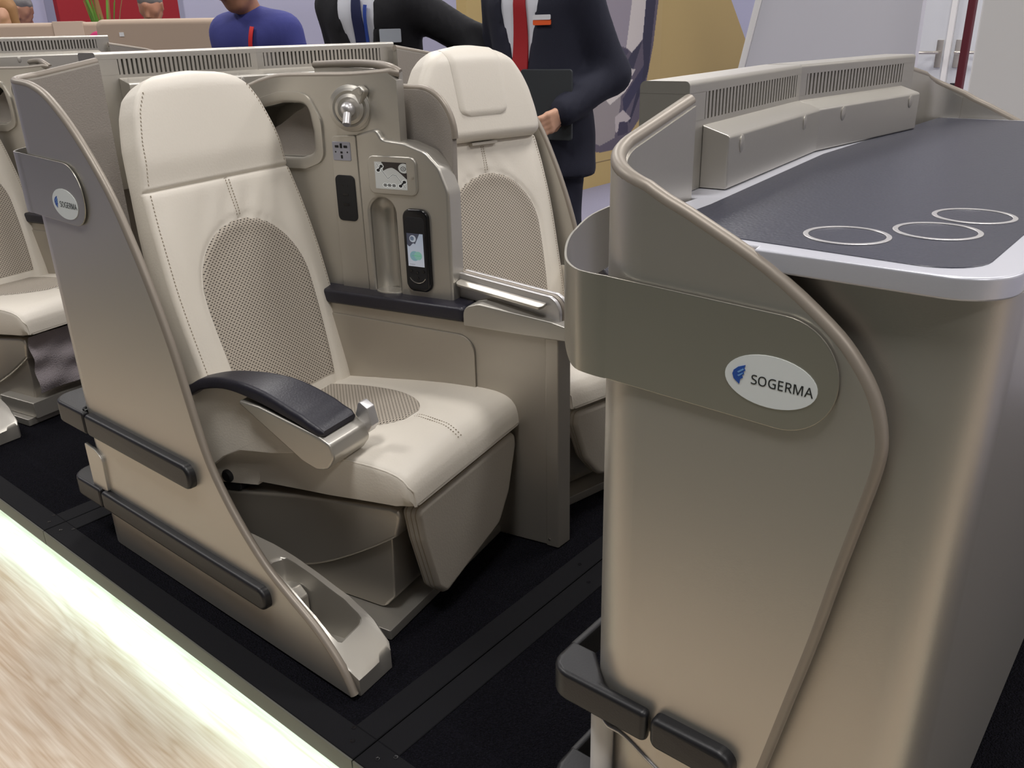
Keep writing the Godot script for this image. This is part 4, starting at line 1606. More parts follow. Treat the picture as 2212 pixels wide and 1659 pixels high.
func build_unit_c() -> void:
	var t := thing("privacy_shell", "large champagne shell with bulging front edge in front of the bar counter", "shell", Vector3(-0.58, 0, -0.853), 0, "seat shells")
	shell(t, shell_profile_bar(), [1.165, 1.204], 0.236, 0.315, M.champagne_paint)
	var hm := MB.new()
	tube(hm, spline3(V3([-0.0195, 0.315, -0.22, -0.0195, 0.315, -0.10, -0.003, 0.315, -0.034, 0.03, 0.315, -0.0035, 0.065, 0.315, 0.0, 0.12, 0.287, 0.0, 0.24, 0.226, 0.0]), 5), 0.0035, 8)
	hm = MB.new()
	ext(hm, rounded(plan([0.0, -0.25, 0.0, -0.022, 0.215, -0.022, 0.215, -0.05, 0.03, -0.05, 0.03, -0.25]), [0.0, 0.07, 0.01, 0.0, 0.045, 0.0], 8), 0.0, 0.33, PLAN)
	put(t, "lower_skirt", hm, M.champagne_paint)
	hm = MB.new()
	tube(hm, spline3(V3([-0.0195, 0.315, -0.22, -0.0195, 0.315, -0.10, -0.003, 0.315, -0.034, 0.03, 0.315, -0.0035, 0.065, 0.315, 0.0, 0.12, 0.287, 0.0, 0.24, 0.226, 0.0]), 5), 0.0035, 8)
	put(t, "lower_trim", hm, M.silver_paint, 60)
	bumper(t, 0.340, 0.394, -0.067, 0.113, 0.243, true)
	bumper(t, 0.115, 0.172, -0.067, 0.113, 0.243, true)
	band(t, 0.874, 1.020, 0.312)
	logo(t, Vector3(0.238, 0.934, 0.0062), 0.107, 0.0)
	mirror = true
	t = thing("privacy_shell", "champagne shell on the far side of the dark bar counter", "shell", Vector3(-0.61, 0, -2.372), 0, "seat shells")
	shell(t, shell_profile_bar(), [1.175, 1.20], 0.265, 0.225, M.champagne_paint)
	mirror = false
	t = thing("vent_cabinet", "champagne cabinet with vent slots standing on the dark bar counter", "cabinet", Vector3(-0.60, 0, -1.612), 0, "vent cabinets")
	cabinet(t, 1.228, 1.0765)
	t = thing("bar_counter", "bar counter with dark top, pale border and three round cup rings", "counter", Vector3(-0.35, 0, -1.61))
	var b := MB.new()
	# pedestal
	ext(b, rounded(plan([-0.20, 0.715, 0.222, 0.728, 0.222, -0.735, -0.20, -0.715]), [0.02, 0.06, 0.06, 0.02], 8), 0.0, 1.053, PLAN)
	put(t, "pedestal", b, M.champagne_paint, 40)
	b = MB.new()
	var slab := rounded(plan([-0.29, 0.50, -0.222, 0.52, -0.222, 0.735, -0.032, 0.735, -0.030, 0.749, 0.218, 0.749, 0.218, -0.738, -0.222, -0.738, -0.222, -0.52, -0.29, -0.50]), [0.0, 0.0, 0.0, 0.0, 0.0, 0.06, 0.06, 0.0, 0.0, 0.0], 9)
	ext(b, slab, 1.052, 1.0755, PLAN, 0.003, 3)
	put(t, "slab", b, M.counter_border, 40)
	b = MB.new()
	var ins := rounded(plan([-0.183, 0.555, -0.178, 0.712, 0.185, 0.729, 0.188, -0.72, -0.236, -0.72, -0.236, 0.02]), [0.0, 0.0, 0.055, 0.03, 0.0, 0.0], 8)
	ext(b, ins, 1.0745, 1.0765, PLAN, 0.0006, 1)
	put(t, "dark_top", b, M.counter_top)
	for q in [[0.030, 0.640], [0.105, 0.564], [0.118, 0.456]]:
		b = MB.new()
		lathe(b, [0.0412, 1.0765, 0.047, 1.0765, 0.047, 1.0774, 0.0463, 1.0778, 0.0418, 1.0778, 0.0412, 1.0774, 0.0412, 1.0765], 48, Transform3D(Basis(), Vector3(q[0], 0, q[1])), false)
		var rg := put(t, "cup_ring", b, M.silver_paint, 30)
		rg.set_meta("label", "silver ring set into the dark counter top")
		b = MB.new()
		lathe(b, [0.0, 1.0766, 0.040, 1.0766, 0.040, 1.0769, 0.0, 1.0769], 40, Transform3D(Basis(), Vector3(q[0], 0, q[1])))
		put(rg, "disc", b, M.counter_top)
	t = thing("levelling_foot", "white round foot post at the lower corner of the large shell", "foot", Vector3(-0.573, 0, -0.8815))
	b = MB.new()
	lathe(b, [0.0, 0.0, 0.018, 0.0, 0.018, 0.31, 0.015, 0.312, 0.0, 0.312], 20)
	put(t, "foot", b, M.white_plastic)

# ---------------------------------------------------------------- background of the stand
func panel_box(called: String, label: String, category: String, at: Vector3, yaw: float, size: Vector3, m: Material, r := 0.02) -> Node3D:
	var t := thing(called, label, category, at, yaw)
	var b := MB.new()
	ext(b, rrect(size.x, size.z, r, Vector2.ZERO, 5), 0.0, size.y, PLAN, minf(r * 0.6, 0.05), 4)
	put(t, "panel", b, m)
	return t

func fill_poly(im: Image, p: PackedVector2Array, c: Color) -> void:
	var lo := p[0]
	var hi := p[0]
	for q in p:
		lo = lo.min(q)
		hi = hi.max(q)
	for y in range(maxi(0, int(lo.y)), mini(im.get_height(), int(hi.y) + 1)):
		for x in range(maxi(0, int(lo.x)), mini(im.get_width(), int(hi.x) + 1)):
			if Geometry2D.is_point_in_polygon(Vector2(x, y), p):
				im.set_pixel(x, y, c)

func build_background() -> void:
	# yellow stand wall with a slanting end, and the large printed picture of a seat on it
	var b := MB.new()
	ext(b, V([5.2, FLOOR, 11.28, FLOOR, 8.57, 2.5, 5.2, 2.5]), -4.84, -4.74, FRONT)
	structure("wall_yellow", b, M.wall_yellow)
	var t := thing("seat_poster", "large printed picture of a grey seat on the yellow wall", "poster", Vector3(-4.735, 0.15, -6.7))
	var im := Image.create_empty(320, 300, false, Image.FORMAT_RGBA8)
	im.fill(srgb(186, 162, 108))
	# pixel = ((-z - 5.4) * 120, (2.6 - y) * 120)
	var shapes := [
		[srgb(96, 88, 100), [-5.44, 1.52, -5.7, 2.6, -7.0, 2.6, -8.02, 2.6, -7.98, 1.52, -7.91, 1.12, -7.7, 0.44, -7.36, 0.19, -7.0, 0.19, -6.3, 0.3, -5.7, 0.9, -5.45, 1.3]],
		[srgb(196, 188, 184), [-5.56, 1.3, -5.62, 2.6, -6.1, 2.6, -6.1, 0.6, -5.7, 0.95]],
		[srgb(150, 142, 150), [-7.0, 1.1, -6.95, 2.6, -7.5, 2.6, -7.5, 1.52, -7.42, 1.11, -7.24, 1.14]],
		[srgb(206, 198, 192), [-7.5, 1.52, -7.5, 2.6, -7.76, 2.6, -7.75, 1.52, -7.71, 1.18, -7.53, 1.06, -7.42, 1.11]],
		[srgb(52, 50, 68), [-7.75, 1.52, -7.76, 2.6, -7.94, 2.6, -7.93, 1.52, -7.84, 0.89, -7.52, 0.41, -7.5, 0.43, -7.75, 0.94, -7.71, 1.18]],
		[srgb(150, 142, 140), [-6.9, 1.12, -7.30, 0.98, -7.35, 0.62, -7.25, 0.3, -7.0, 0.25, -6.6, 0.4, -6.5, 0.9]],
		[srgb(74, 70, 86), [-7.1, 1.14, -7.22, 1.14, -7.45, 1.09, -7.47, 1.07, -7.31, 0.98, -7.1, 0.98]],
		[srgb(60, 58, 74), [-7.53, 1.07, -7.71, 1.17, -7.56, 0.92, -7.38, 0.94]],
		[srgb(200, 192, 186), [-7.30, 0.94, -7.6, 0.91, -7.54, 0.85, -7.33, 0.87]],
		[srgb(214, 206, 198), [-7.30, 0.84, -7.56, 0.82, -7.42, 0.71, -7.16, 0.61, -7.05, 0.69]],
		[srgb(58, 56, 78), [-7.63, 0.85, -7.75, 0.94, -7.72, 0.78, -7.41, 0.50, -7.38, 0.65]],
		[srgb(186, 176, 174), [-7.25, 0.49, -7.39, 0.55, -7.54, 0.46, -7.27, 0.34]],
		[srgb(66, 60, 78), [-7.33, 0.44, -7.48, 0.43, -7.49, 0.32, -7.3, 0.31]]]
	for s in shapes:
		var p := PackedVector2Array()
		for i in s[1].size() / 2:
			p.append(Vector2((-s[1][2 * i] - 5.4) * 120.0, (2.6 - s[1][2 * i + 1]) * 120.0))
		fill_poly(im, p, s[0])
	var pm := mat("poster_print", Color.WHITE, 0.6)
	pm.albedo_texture = ImageTexture.create_from_image(im)
	b = MB.new()
	grid(b, 1, 1, func(u: float, v: float): return [Vector3(0.004, -0.05 + 2.5 * v, 1.3 - 2.6667 * u), Vector2(u, 1.0 - v)])
	box(b, Vector3(-0.003, -0.05, -1.366), Vector3(0.002, 2.45, 1.3))
	put(t, "print", b, pm)
	# white slanting board in front of the wall
	t = thing("slanting_board", "tall white display board with a slanting edge behind the bar counter", "board", Vector3(-1.96, FLOOR, -4.72))
	b = MB.new()
	ext(b, V([-0.52, 0.0, 0.62, 0.0, 0.62, 3.0, 0.1, 3.0]), -0.06, 0.0, SIDE, 0.004, 2)
	put(t, "board", b, M.wall_grey)
	b = MB.new()
	ext(b, V([-0.555, 0.0, -0.52, 0.0, 0.1, 3.0, 0.065, 3.0]), -0.07, 0.01, SIDE, 0.004, 2)
	put(t, "edge_strip", b, M.wall_white)
	# double door between the boards
	b = MB.new()
	box(b, Vector3(-2.9, FLOOR, -7.0), Vector3(0.6, 3.2, -6.85))
	structure("wall_door", b, M.wall_grey)
	var k := 1
	for d in [[-2.05, -1.735, -1.775], [-1.700, -1.40, -1.655]]:
		b = MB.new()
		box(b, Vector3(d[0], FLOOR, -6.85), Vector3(d[1], 2.2, -6.80), 0.004)
		var o := structure("door_%d" % k, b, M.door_metal)
		b = MB.new()
		var hx: float = d[2]
		var sg := -1.0 if k == 1 else 1.0
		tube(b, V3([hx, 1.08, -6.80, hx, 1.08, -6.74, hx + sg * 0.02, 1.08, -6.73, hx + sg * 0.12, 1.08, -6.73]), 0.011, 10)
		box(b, Vector3(hx - 0.02, 0.98, -6.802), Vector3(hx + 0.02, 1.16, -6.79), 0.003)
		put(o, "handle", b, M.bright_metal)
		b = MB.new()
		box(b, Vector3(hx - 0.015, 0.80, -6.802), Vector3(hx + 0.015, 0.88, -6.788), 0.003)
		put(o, "lock_plate", b, M.black_matt)
		k += 1
	b = MB.new()
	box(b, Vector3(-1.735, FLOOR, -6.84), Vector3(-1.700, 2.2, -6.77), 0.004)
	structure("trim_1", b, M.wall_white)
	panel_box("red_post", "narrow dark red post beside the white wall panel", "post", Vector3(-1.185, FLOOR, -5.0), 0, Vector3(0.035, 3.0, 0.05), M.dark_red, 0.006)
	panel_box("display_wall", "broad plain white wall panel behind the far shell of the bar unit", "wall panel", Vector3(0.03, FLOOR, -4.3), 0, Vector3(2.0, 3.2, 0.12), M.wall_white, 0.01)
	# tan seat suites of the neighbouring stand, seen over the seats
	t = thing("suite_wall", "tan padded suite wall with rounded top behind the blue shirt", "suite wall", Vector3(-5.50, FLOOR, -3.22), 37.0, "tan suite walls")
	b = MB.new()
	ext(b, rounded(V([-0.52, 0.0, 0.60, 0.0, 0.60, 1.535, -0.52, 1.545]), [0.0, 0.0, 0.05, 0.05], 6), -0.3, 0.0, SIDE, 0.035, 5)
	put(t, "padding", b, M.tan_panel, 50)
	b = MB.new()
	box(b, Vector3(-0.36, 1.44, 0.0), Vector3(-0.33, 1.465, 0.003))
	put(t, "label_tag", b, M.white_plastic)
	t = thing("suite_wall", "tan padded suite wall with a pale stripe near the picture corner", "suite wall", Vector3(-6.75, FLOOR, -3.15), 60.0, "tan suite walls")
	b = MB.new()
	ext(b, rounded(V([-0.62, 0.0, 0.80, 0.0, 0.80, 1.545, -0.62, 1.545]), [0.0, 0.0, 0.03, 0.06], 6), -0.3, 0.0, SIDE, 0.03, 5)
	put(t, "padding", b, M.tan_panel, 50)
	b = MB.new()
	box(b, Vector3(-0.12, 0.0, -0.31), Vector3(0.08, 1.551, 0.006), 0.004)
	put(t, "stripe", b, M.tan_light)
	t = thing("seat_cushion", "crimson cushion lying between the two tan suite walls", "cushion", Vector3(-6.16, 1.05, -3.20), 50.0)
	b = MB.new()
	ext(b, rrect(0.42, 0.30, 0.08, Vector2(0, 0.15), 6), -0.08, 0.08, SIDE, 0.05, 5)
	put(t, "cover", b, M.magenta_cloth, 60)
	panel_box("suite_shelf", "low tan ledge under the crimson cushion", "ledge", Vector3(-6.16, FLOOR, -3.20), 50.0, Vector3(0.6, 1.165, 0.3), M.tan_panel, 0.02)
	# far partitions
	panel_box("red_partition", "dark red partition wall far behind the seats", "partition", Vector3(-11.0, FLOOR, -6.0), 90.0, Vector3(2.0, 3.4, 0.1), M.wall_red, 0.01)
	panel_box("lilac_partition", "pale lilac partition wall behind the standing men", "partition", Vector3(-8.0, FLOOR, -7.0), 90.0, Vector3(4.4, 3.4, 0.1), M.wall_lilac, 0.01)
	panel_box("picture_board", "lilac wall board with a dark picture near the picture corner", "board", Vector3(-11.2, FLOOR, -4.2), 90.0, Vector3(1.5, 3.4, 0.1), M.wall_lilac, 0.01)
	# bouquet in front of the red partition
	t = thing("bouquet", "tall bunch of green leaves and brown reeds before the red partition", "plant", Vector3(-8.6, FLOOR, -4.33))
	b = MB.new()
	lathe(b, [0.0, 0.0, 0.16, 0.0, 0.20, 0.3, 0.14, 0.62, 0.16, 0.66, 0.13, 0.66, 0.0, 0.60], 20)
	put(t, "vase", b, M.wall_white)
	var rng := RandomNumberGenerator.new()
	rng.seed = 4
	for i in 16:
		b = MB.new()
		var a := rng.randf() * TAU
		var lean := 0.05 + rng.randf() * 0.22
		var top := 1.45 + rng.randf() * 0.65
		var line := PackedVector3Array()
		for j in 7:
			var f := j / 6.0
			line.append(Vector3(cos(a) * lean * f * f, 0.6 + (top - 0.6) * f, sin(a) * lean * f * f))
		var rings := []
		for j in 7:
			var w := 0.035 * sin(PI * clampf(0.12 + j / 6.6, 0, 1)) + 0.002
			var side := Vector3(-sin(a), 0, cos(a))
			rings.append(PackedVector3Array([line[j] + side * w, line[j] + Vector3(cos(a), 0, sin(a)) * 0.004, line[j] - side * w, line[j] - Vector3(cos(a), 0, sin(a)) * 0.004]))
		loft(b, rings)
		put(t, "leaf", b, M.leaf_green if i % 4 != 0 else M.leaf_brown, 60)

# ---------------------------------------------------------------- people
func bone_dist(p: Vector3, n: Array) -> float:
	var a: Vector3 = n[0]
	var ab: Vector3 = n[1] - a
	var f := clampf((p - a).dot(ab) / maxf(ab.length_squared(), 1e-9), 0, 1)
	var ra: float = n[2]
	var rb: float = n[3]
	return p.distance_to(a + ab * f) - lerpf(ra, rb, f)

func field(bones: Array, p: Vector3, k: float) -> float:
	var e := 0.0
	for n in bones:
		e += exp(-bone_dist(p, n) / k)
	return -k * log(maxf(e, 1e-30))

func surface(bones: Array, cell: float, k: float, b: MB, carve = null) -> void:
	var lo := Vector3.INF
	var hi := -Vector3.INF
	for n in bones:
		var r := maxf(n[2], n[3]) + 2.5 * cell + k
		lo = lo.min((n[0] as Vector3).min(n[1]) - Vector3.ONE * r)
		hi = hi.max((n[0] as Vector3).max(n[1]) + Vector3.ONE * r)
	var nx := int((hi.x - lo.x) / cell) + 2
	var ny := int((hi.y - lo.y) / cell) + 2
	var nz := int((hi.z - lo.z) / cell) + 2
	var g := PackedFloat32Array()
	g.resize(nx * ny * nz)
	for n in bones:
		var r := maxf(n[2], n[3]) + 2.2 * cell + k * 2.0
		var q0 := (((n[0] as Vector3).min(n[1]) - Vector3.ONE * r - lo) / cell).floor()
		var q1 := (((n[0] as Vector3).max(n[1]) + Vector3.ONE * r - lo) / cell).ceil()
		for z in range(maxi(0, int(q0.z)), mini(nz, int(q1.z) + 1)):
			for y in range(maxi(0, int(q0.y)), mini(ny, int(q1.y) + 1)):
				for x in range(maxi(0, int(q0.x)), mini(nx, int(q1.x) + 1)):
					g[(z * ny + y) * nx + x] += exp(-bone_dist(lo + Vector3(x, y, z) * cell, n) / k)
	for i in g.size():
		g[i] = -k * log(g[i]) if g[i] > 1e-9 else 9.0
	if carve != null:
		for z in nz:
			for y in ny:
				for x in nx:
					var i := (z * ny + y) * nx + x
					if absf(g[i]) < 0.2:
						g[i] = carve.call(lo + Vector3(x, y, z) * cell, g[i])
	var vid := {}
	var off := [0, 1, nx, nx + 1, nx * ny, nx * ny + 1, nx * ny + nx, nx * ny + nx + 1]
	var edges := [[0, 1], [2, 3], [4, 5], [6, 7], [0, 2], [1, 3], [4, 6], [5, 7], [0, 4], [1, 5], [2, 6], [3, 7]]
	for z in nz - 1:
		for y in ny - 1:
			for x in nx - 1:
				var i := (z * ny + y) * nx + x
				var neg := 0
				for o in off:
					if g[i + o] < 0:
						neg += 1
				if neg == 0 or neg == 8:
					continue
				var s := Vector3.ZERO
				var c := 0
				for e in edges:
					var d0 := g[i + off[e[0]]]
					var d1 := g[i + off[e[1]]]
					if (d0 < 0) != (d1 < 0):
						var f := d0 / (d0 - d1)
						var p0 := Vector3(e[0] & 1, (e[0] >> 1) & 1, e[0] >> 2)
						var p1 := Vector3(e[1] & 1, (e[1] >> 1) & 1, e[1] >> 2)
						s += p0.lerp(p1, f)
						c += 1
				vid[i] = b.add(lo + (Vector3(x, y, z) + s / c) * cell)
	for i in vid:
		var d := g[i] < 0
		# quads round the three edges that start at this grid point
		var ax := [1, nx, nx * ny]
		for q in 3:
			if (g[i + ax[q]] < 0) == d:
				continue
			var u: int = ax[(q + 1) % 3]
			var w: int = ax[(q + 2) % 3]
			if vid.has(i - u) and vid.has(i - w) and vid.has(i - u - w):
				if d:
					b.quad(vid[i - u - w], vid[i - w], vid[i], vid[i - u])
				else:
					b.quad(vid[i - u - w], vid[i - u], vid[i], vid[i - w])

func front_of(bones: Array, x: float, y: float, k := 0.03) -> float:
	var z := 0.5
	for i in 40:
		var d := field(bones, Vector3(x, y, z), k)
		z -= d * 0.8
		if d < 0.0008:
			break
	return z

func hand(b: MB, wrist: Vector3, dir: Vector3, palm: Vector3, curl: float, sgn: float) -> void:
	# wrist to knuckles along dir; palm is the way the palm looks; five fingers of their own
	dir = dir.normalized()
	palm = (palm - dir * palm.dot(dir)).normalized()
	var across := dir.cross(palm) * sgn
	var bones := [[wrist, wrist + dir * 0.03, 0.026, 0.024]]
	for i in 4:
		bones.append([wrist + dir * 0.02 + across * (0.011 - 0.008 * i), wrist + dir * 0.085 + across * (0.030 - 0.020 * i), 0.015, 0.0115])
	var lens := [0.072, 0.080, 0.075, 0.058]
	for i in 4:
		var p := wrist + dir * 0.088 + across * (0.030 - 0.020 * i)
		var d := dir
		for j in 3:
			d = d.rotated(dir.cross(palm).normalized(), curl * (0.6 if j == 0 else 0.8))
			var q: Vector3 = p + d * lens[i] * [0.45, 0.32, 0.26][j]
			bones.append([p, q, 0.0095 - 0.0008 * j, 0.0088 - 0.0008 * j])
			p = q
	var th := wrist + dir * 0.02 + across * 0.022
	var td := (dir * 0.6 + across * 0.6 + palm * 0.5).normalized()
	bones.append([th, th + td * 0.045, 0.014, 0.011])
	bones.append([th + td * 0.045, th + td * 0.045 + (dir * 0.9 + palm * 0.5).normalized() * 0.032, 0.0105, 0.009])
	surface(bones, 0.005, 0.004, b)

func person(label: String, at: Vector3, yaw: float, P: Dictionary) -> Node3D:
	var o := thing("person", label, "person", at, yaw)
	var sc: float = P.get("scale", 1.0)
	var lean := Transform3D(Basis(Vector3(1, 0, 0), deg_to_rad(P.get("lean", 0.0))), Vector3.ZERO)
	var piv := Vector3(0, 0.95, 0)
	var U := func(v: Vector3) -> Vector3: return (piv + lean.basis * (v - piv)) * sc
	var arms: Dictionary = P.arms
	var nod := Basis(Vector3(1, 0, 0), deg_to_rad(P.get("nod", 0.0))) * Basis(Vector3(0, 1, 0), deg_to_rad(P.get("turn", 0.0)))
	var neck := Vector3(0, 1.53, 0.005)
	var H := func(v: Vector3) -> Vector3: return (piv + lean.basis * (neck + nod * (v - neck) - piv)) * sc
	# torso garment
	var torso := []
	for s: float in [1.0, -1.0]:
		torso.append([U.call(Vector3(s * 0.085, 1.37, 0)), U.call(Vector3(s * 0.072, 1.10, 0.01)), 0.112, 0.104])
		torso.append([U.call(Vector3(s * 0.072, 1.10, 0.01)), Vector3(s * 0.085, 0.92, 0) * sc, 0.104, 0.112])
		torso.append([U.call(Vector3(0, 1.455, -0.015)), U.call(Vector3(s * 0.165, 1.42, -0.015)), 0.062, 0.066])
	var coat := torso.duplicate()
	var hem: float = P.get("hem", 0.84)
	for s: float in [1.0, -1.0]:
		if P.get("coat", false):
			coat.append([Vector3(s * 0.085, 0.95, 0) * sc, Vector3(s * 0.098, hem, 0.0) * sc, 0.118, 0.122])
		var el: Vector3 = arms["elbow_l" if s > 0 else "elbow_r"]
		var wr: Vector3 = arms["wrist_l" if s > 0 else "wrist_r"]
		coat.append([U.call(Vector3(s * 0.185, 1.41, -0.015)), U.call(el), 0.068, 0.058])
		coat.append([U.call(el), U.call(wr), 0.056, 0.044])
	var cell := 0.017
	var b := MB.new()
	if P.get("coat", false):
		var carve := func(p: Vector3, d: float) -> float:
			var y := p.y / sc
			var wd := clampf((y - 1.08) * 0.30, 0.0, 0.085)
			var q := absf(p.x) - wd
			if p.z > 0.0 and y > 1.08:
				d = maxf(d, -q)
			return maxf(d, (hem - 0.03) * sc - p.y)
		for n in coat:
			n[2] += 0.010
			n[3] += 0.010
		surface(coat, cell, 0.018, b, carve)
		put(o, "jacket", b, P.cloth, 70)
		for n in coat:
			n[2] -= 0.010
			n[3] -= 0.010
		b = MB.new()
		for n in torso:
			n[2] -= 0.004
			n[3] -= 0.004
		surface(torso, cell, 0.028, b)
		put(o, "shirt", b, M.white_shirt, 70)
	else:
		surface(coat, cell, 0.028, b)
		put(o, "shirt", b, P.cloth, 70)
	# trousers
	var leg := []
	for s: float in [1.0, -1.0]:
		leg.append([Vector3(s * 0.07, 0.95, 0) * sc, Vector3(s * 0.09, 0.85, 0) * sc, 0.10, 0.098])
		leg.append([Vector3(s * 0.09, 0.86, 0) * sc, Vector3(s * 0.105, 0.50, 0.01) * sc, 0.096, 0.072])
		leg.append([Vector3(s * 0.105, 0.50, 0.01) * sc, Vector3(s * 0.11, 0.075, -0.015) * sc, 0.071, 0.060])
	b = MB.new()
	surface(leg, 0.02, 0.02, b)
	put(o, "trousers", b, P.get("trousers", P.cloth), 70)
	b = MB.new()
	for s: float in [1.0, -1.0]:
		surface([[Vector3(s * 0.11, 0.056, -0.04) * sc, Vector3(s * 0.115, 0.052, 0.07) * sc, 0.043, 0.042], [Vector3(s * 0.115, 0.052, 0.07) * sc, Vector3(s * 0.125, 0.045, 0.16) * sc, 0.042, 0.032]], 0.016, 0.012, b)
	put(o, "shoes", b, M.shoe_black, 70)
	# head with face, and hands
	var skin := [
		[H.call(Vector3(0, 1.43, -0.01)), H.call(Vector3(0, 1.57, 0.0)), 0.058, 0.054],
		[H.call(Vector3(0, 1.70, -0.025)), H.call(Vector3(0, 1.69, 0.02)), 0.088, 0.080],
		[H.call(Vector3(0, 1.66, 0.03)), H.call(Vector3(0, 1.60, 0.045)), 0.066, 0.050],
		[H.call(Vector3(0, 1.585, 0.068)), H.call(Vector3(0, 1.580, 0.074)), 0.026, 0.024],
		[H.call(Vector3(0, 1.69, 0.098)), H.call(Vector3(0, 1.645, 0.122)), 0.011, 0.014],
		[H.call(Vector3(0.022, 1.622, 0.088)), H.call(Vector3(-0.022, 1.622, 0.088)), 0.012, 0.012],
		[H.call(Vector3(0, 1.72, 0.085)), H.call(Vector3(0, 1.72, 0.084)), 0.026, 0.026]]
	for s: float in [1.0, -1.0]:
		skin.append([H.call(Vector3(s * 0.055, 1.615, 0.0)), H.call(Vector3(s * 0.03, 1.583, 0.055)), 0.026, 0.024])
		skin.append([H.call(Vector3(s * 0.090, 1.69, -0.012)), H.call(Vector3(s * 0.088, 1.645, -0.008)), 0.012, 0.010])
		skin.append([H.call(Vector3(s * 0.045, 1.66, 0.062)), H.call(Vector3(s * 0.04, 1.655, 0.064)), 0.026, 0.026])
	b = MB.new()
	surface(skin, 0.0085, 0.010, b)
	for s: float in [1.0, -1.0]:
		var el: Vector3 = U.call(arms["elbow_l" if s > 0 else "elbow_r"])
		var wr: Vector3 = U.call(arms["wrist_l" if s > 0 else "wrist_r"])
		var pal: Vector3 = arms.get("palm_l" if s > 0 else "palm_r", Vector3(-s, 0, 0.2))
		hand(b, wr, wr - el, pal, arms.get("curl", 0.35), s)
	put(o, "body", b, P.skin, 70)
	b = MB.new()
	for s: float in [1.0, -1.0]:
		surface([[H.call(Vector3(s * 0.034, 1.695, 0.083)), H.call(Vector3(s * 0.034, 1.6951, 0.083)), 0.012, 0.012]], 0.006, 0.004, b)
	put(o, "eyes", b, M.black_gloss, 70)
	b = MB.new()
	tube(b, PackedVector3Array([H.call(Vector3(0.026, 1.620, 0.089)), H.call(Vector3(0.012, 1.622, 0.0985)), H.call(Vector3(0, 1.6205, 0.1005)), H.call(Vector3(-0.012, 1.622, 0.0985)), H.call(Vector3(-0.026, 1.620, 0.089))]), 0.0045, 8)
	put(o, "lips", b, mat("lip_tone", srgb(150, 88, 80), 0.5) if not M.has("lip_tone") else M.lip_tone, 70)
	# hair
	var hr := [[H.call(Vector3(0, 1.725, -0.045)), H.call(Vector3(0, 1.745, 0.015)), 0.086, 0.078], [H.call(Vector3(0, 1.68, -0.055)), H.call(Vector3(0, 1.62, -0.055)), 0.074, 0.052]]
	for s: float in [1.0, -1.0]:
		hr.append([H.call(Vector3(s * 0.07, 1.71, -0.02)), H.call(Vector3(s * 0.072, 1.67, -0.025)), 0.028, 0.018])
		if P.get("long_hair", false):
			hr.append([H.call(Vector3(s * 0.075, 1.70, -0.02)), H.call(Vector3(s * 0.09, 1.50, -0.02)), 0.038, 0.03])
	if P.get("long_hair", false):
		hr.append([H.call(Vector3(0, 1.68, -0.06)), H.call(Vector3(0, 1.48, -0.07)), 0.08, 0.05])
	b = MB.new()
	surface(hr, 0.012, 0.012, b)
	put(o, "hair", b, P.hair, 70)
	o.set_meta("torso", 0)
	o.remove_meta("torso")
	P.torso_bones = torso
	P.coat_bones = coat
	return o

func ribbon(o: Node3D, called: String, bones: Array, pts: Array, w0: float, w1: float, m: Material, lift := 0.004, th := 0.003) -> void:
	# a strip that lies on the front of a garment; pts are x, y pairs
	var b := MB.new()
	var line := spline(V(pts), 5)
	var rings := []
	for i in line.size():
		var d := (line[mini(i + 1, line.size() - 1)] - line[maxi(i - 1, 0)]).normalized()
		var side := Vector2(d.y, -d.x) * lerpf(w0, w1, float(i) / (line.size() - 1)) / 2
		var r := PackedVector3Array()
		for q in [line[i] + side, line[i] - side]:
			r.append(Vector3(q.x, q.y, front_of(bones, q.x, q.y) + lift + th))
		for q in [line[i] - side, line[i] + side]:
			r.append(Vector3(q.x, q.y, front_of(bones, q.x, q.y) + lift - th))
		rings.append(r)
	loft(b, rings)
	put(o, called, b, m, 60)

func badge(o: Node3D, called: String, bones: Array, x: float, y: float, w: float, h: float, m: Material, lift := 0.012) -> MeshInstance3D:
	var b := MB.new()
	var z0 := front_of(bones, x - w / 2, y)
	var z1 := front_of(bones, x + w / 2, y)
	var yaw := atan2(z0 - z1, w)
	var xf := Transform3D(Basis(Vector3.UP, yaw), Vector3(x, y, front_of(bones, x, y) + lift))
	ext(b, rrect(w, h, 0.004), 0.0, 0.003, xf)
	return put(o, called, b, m)

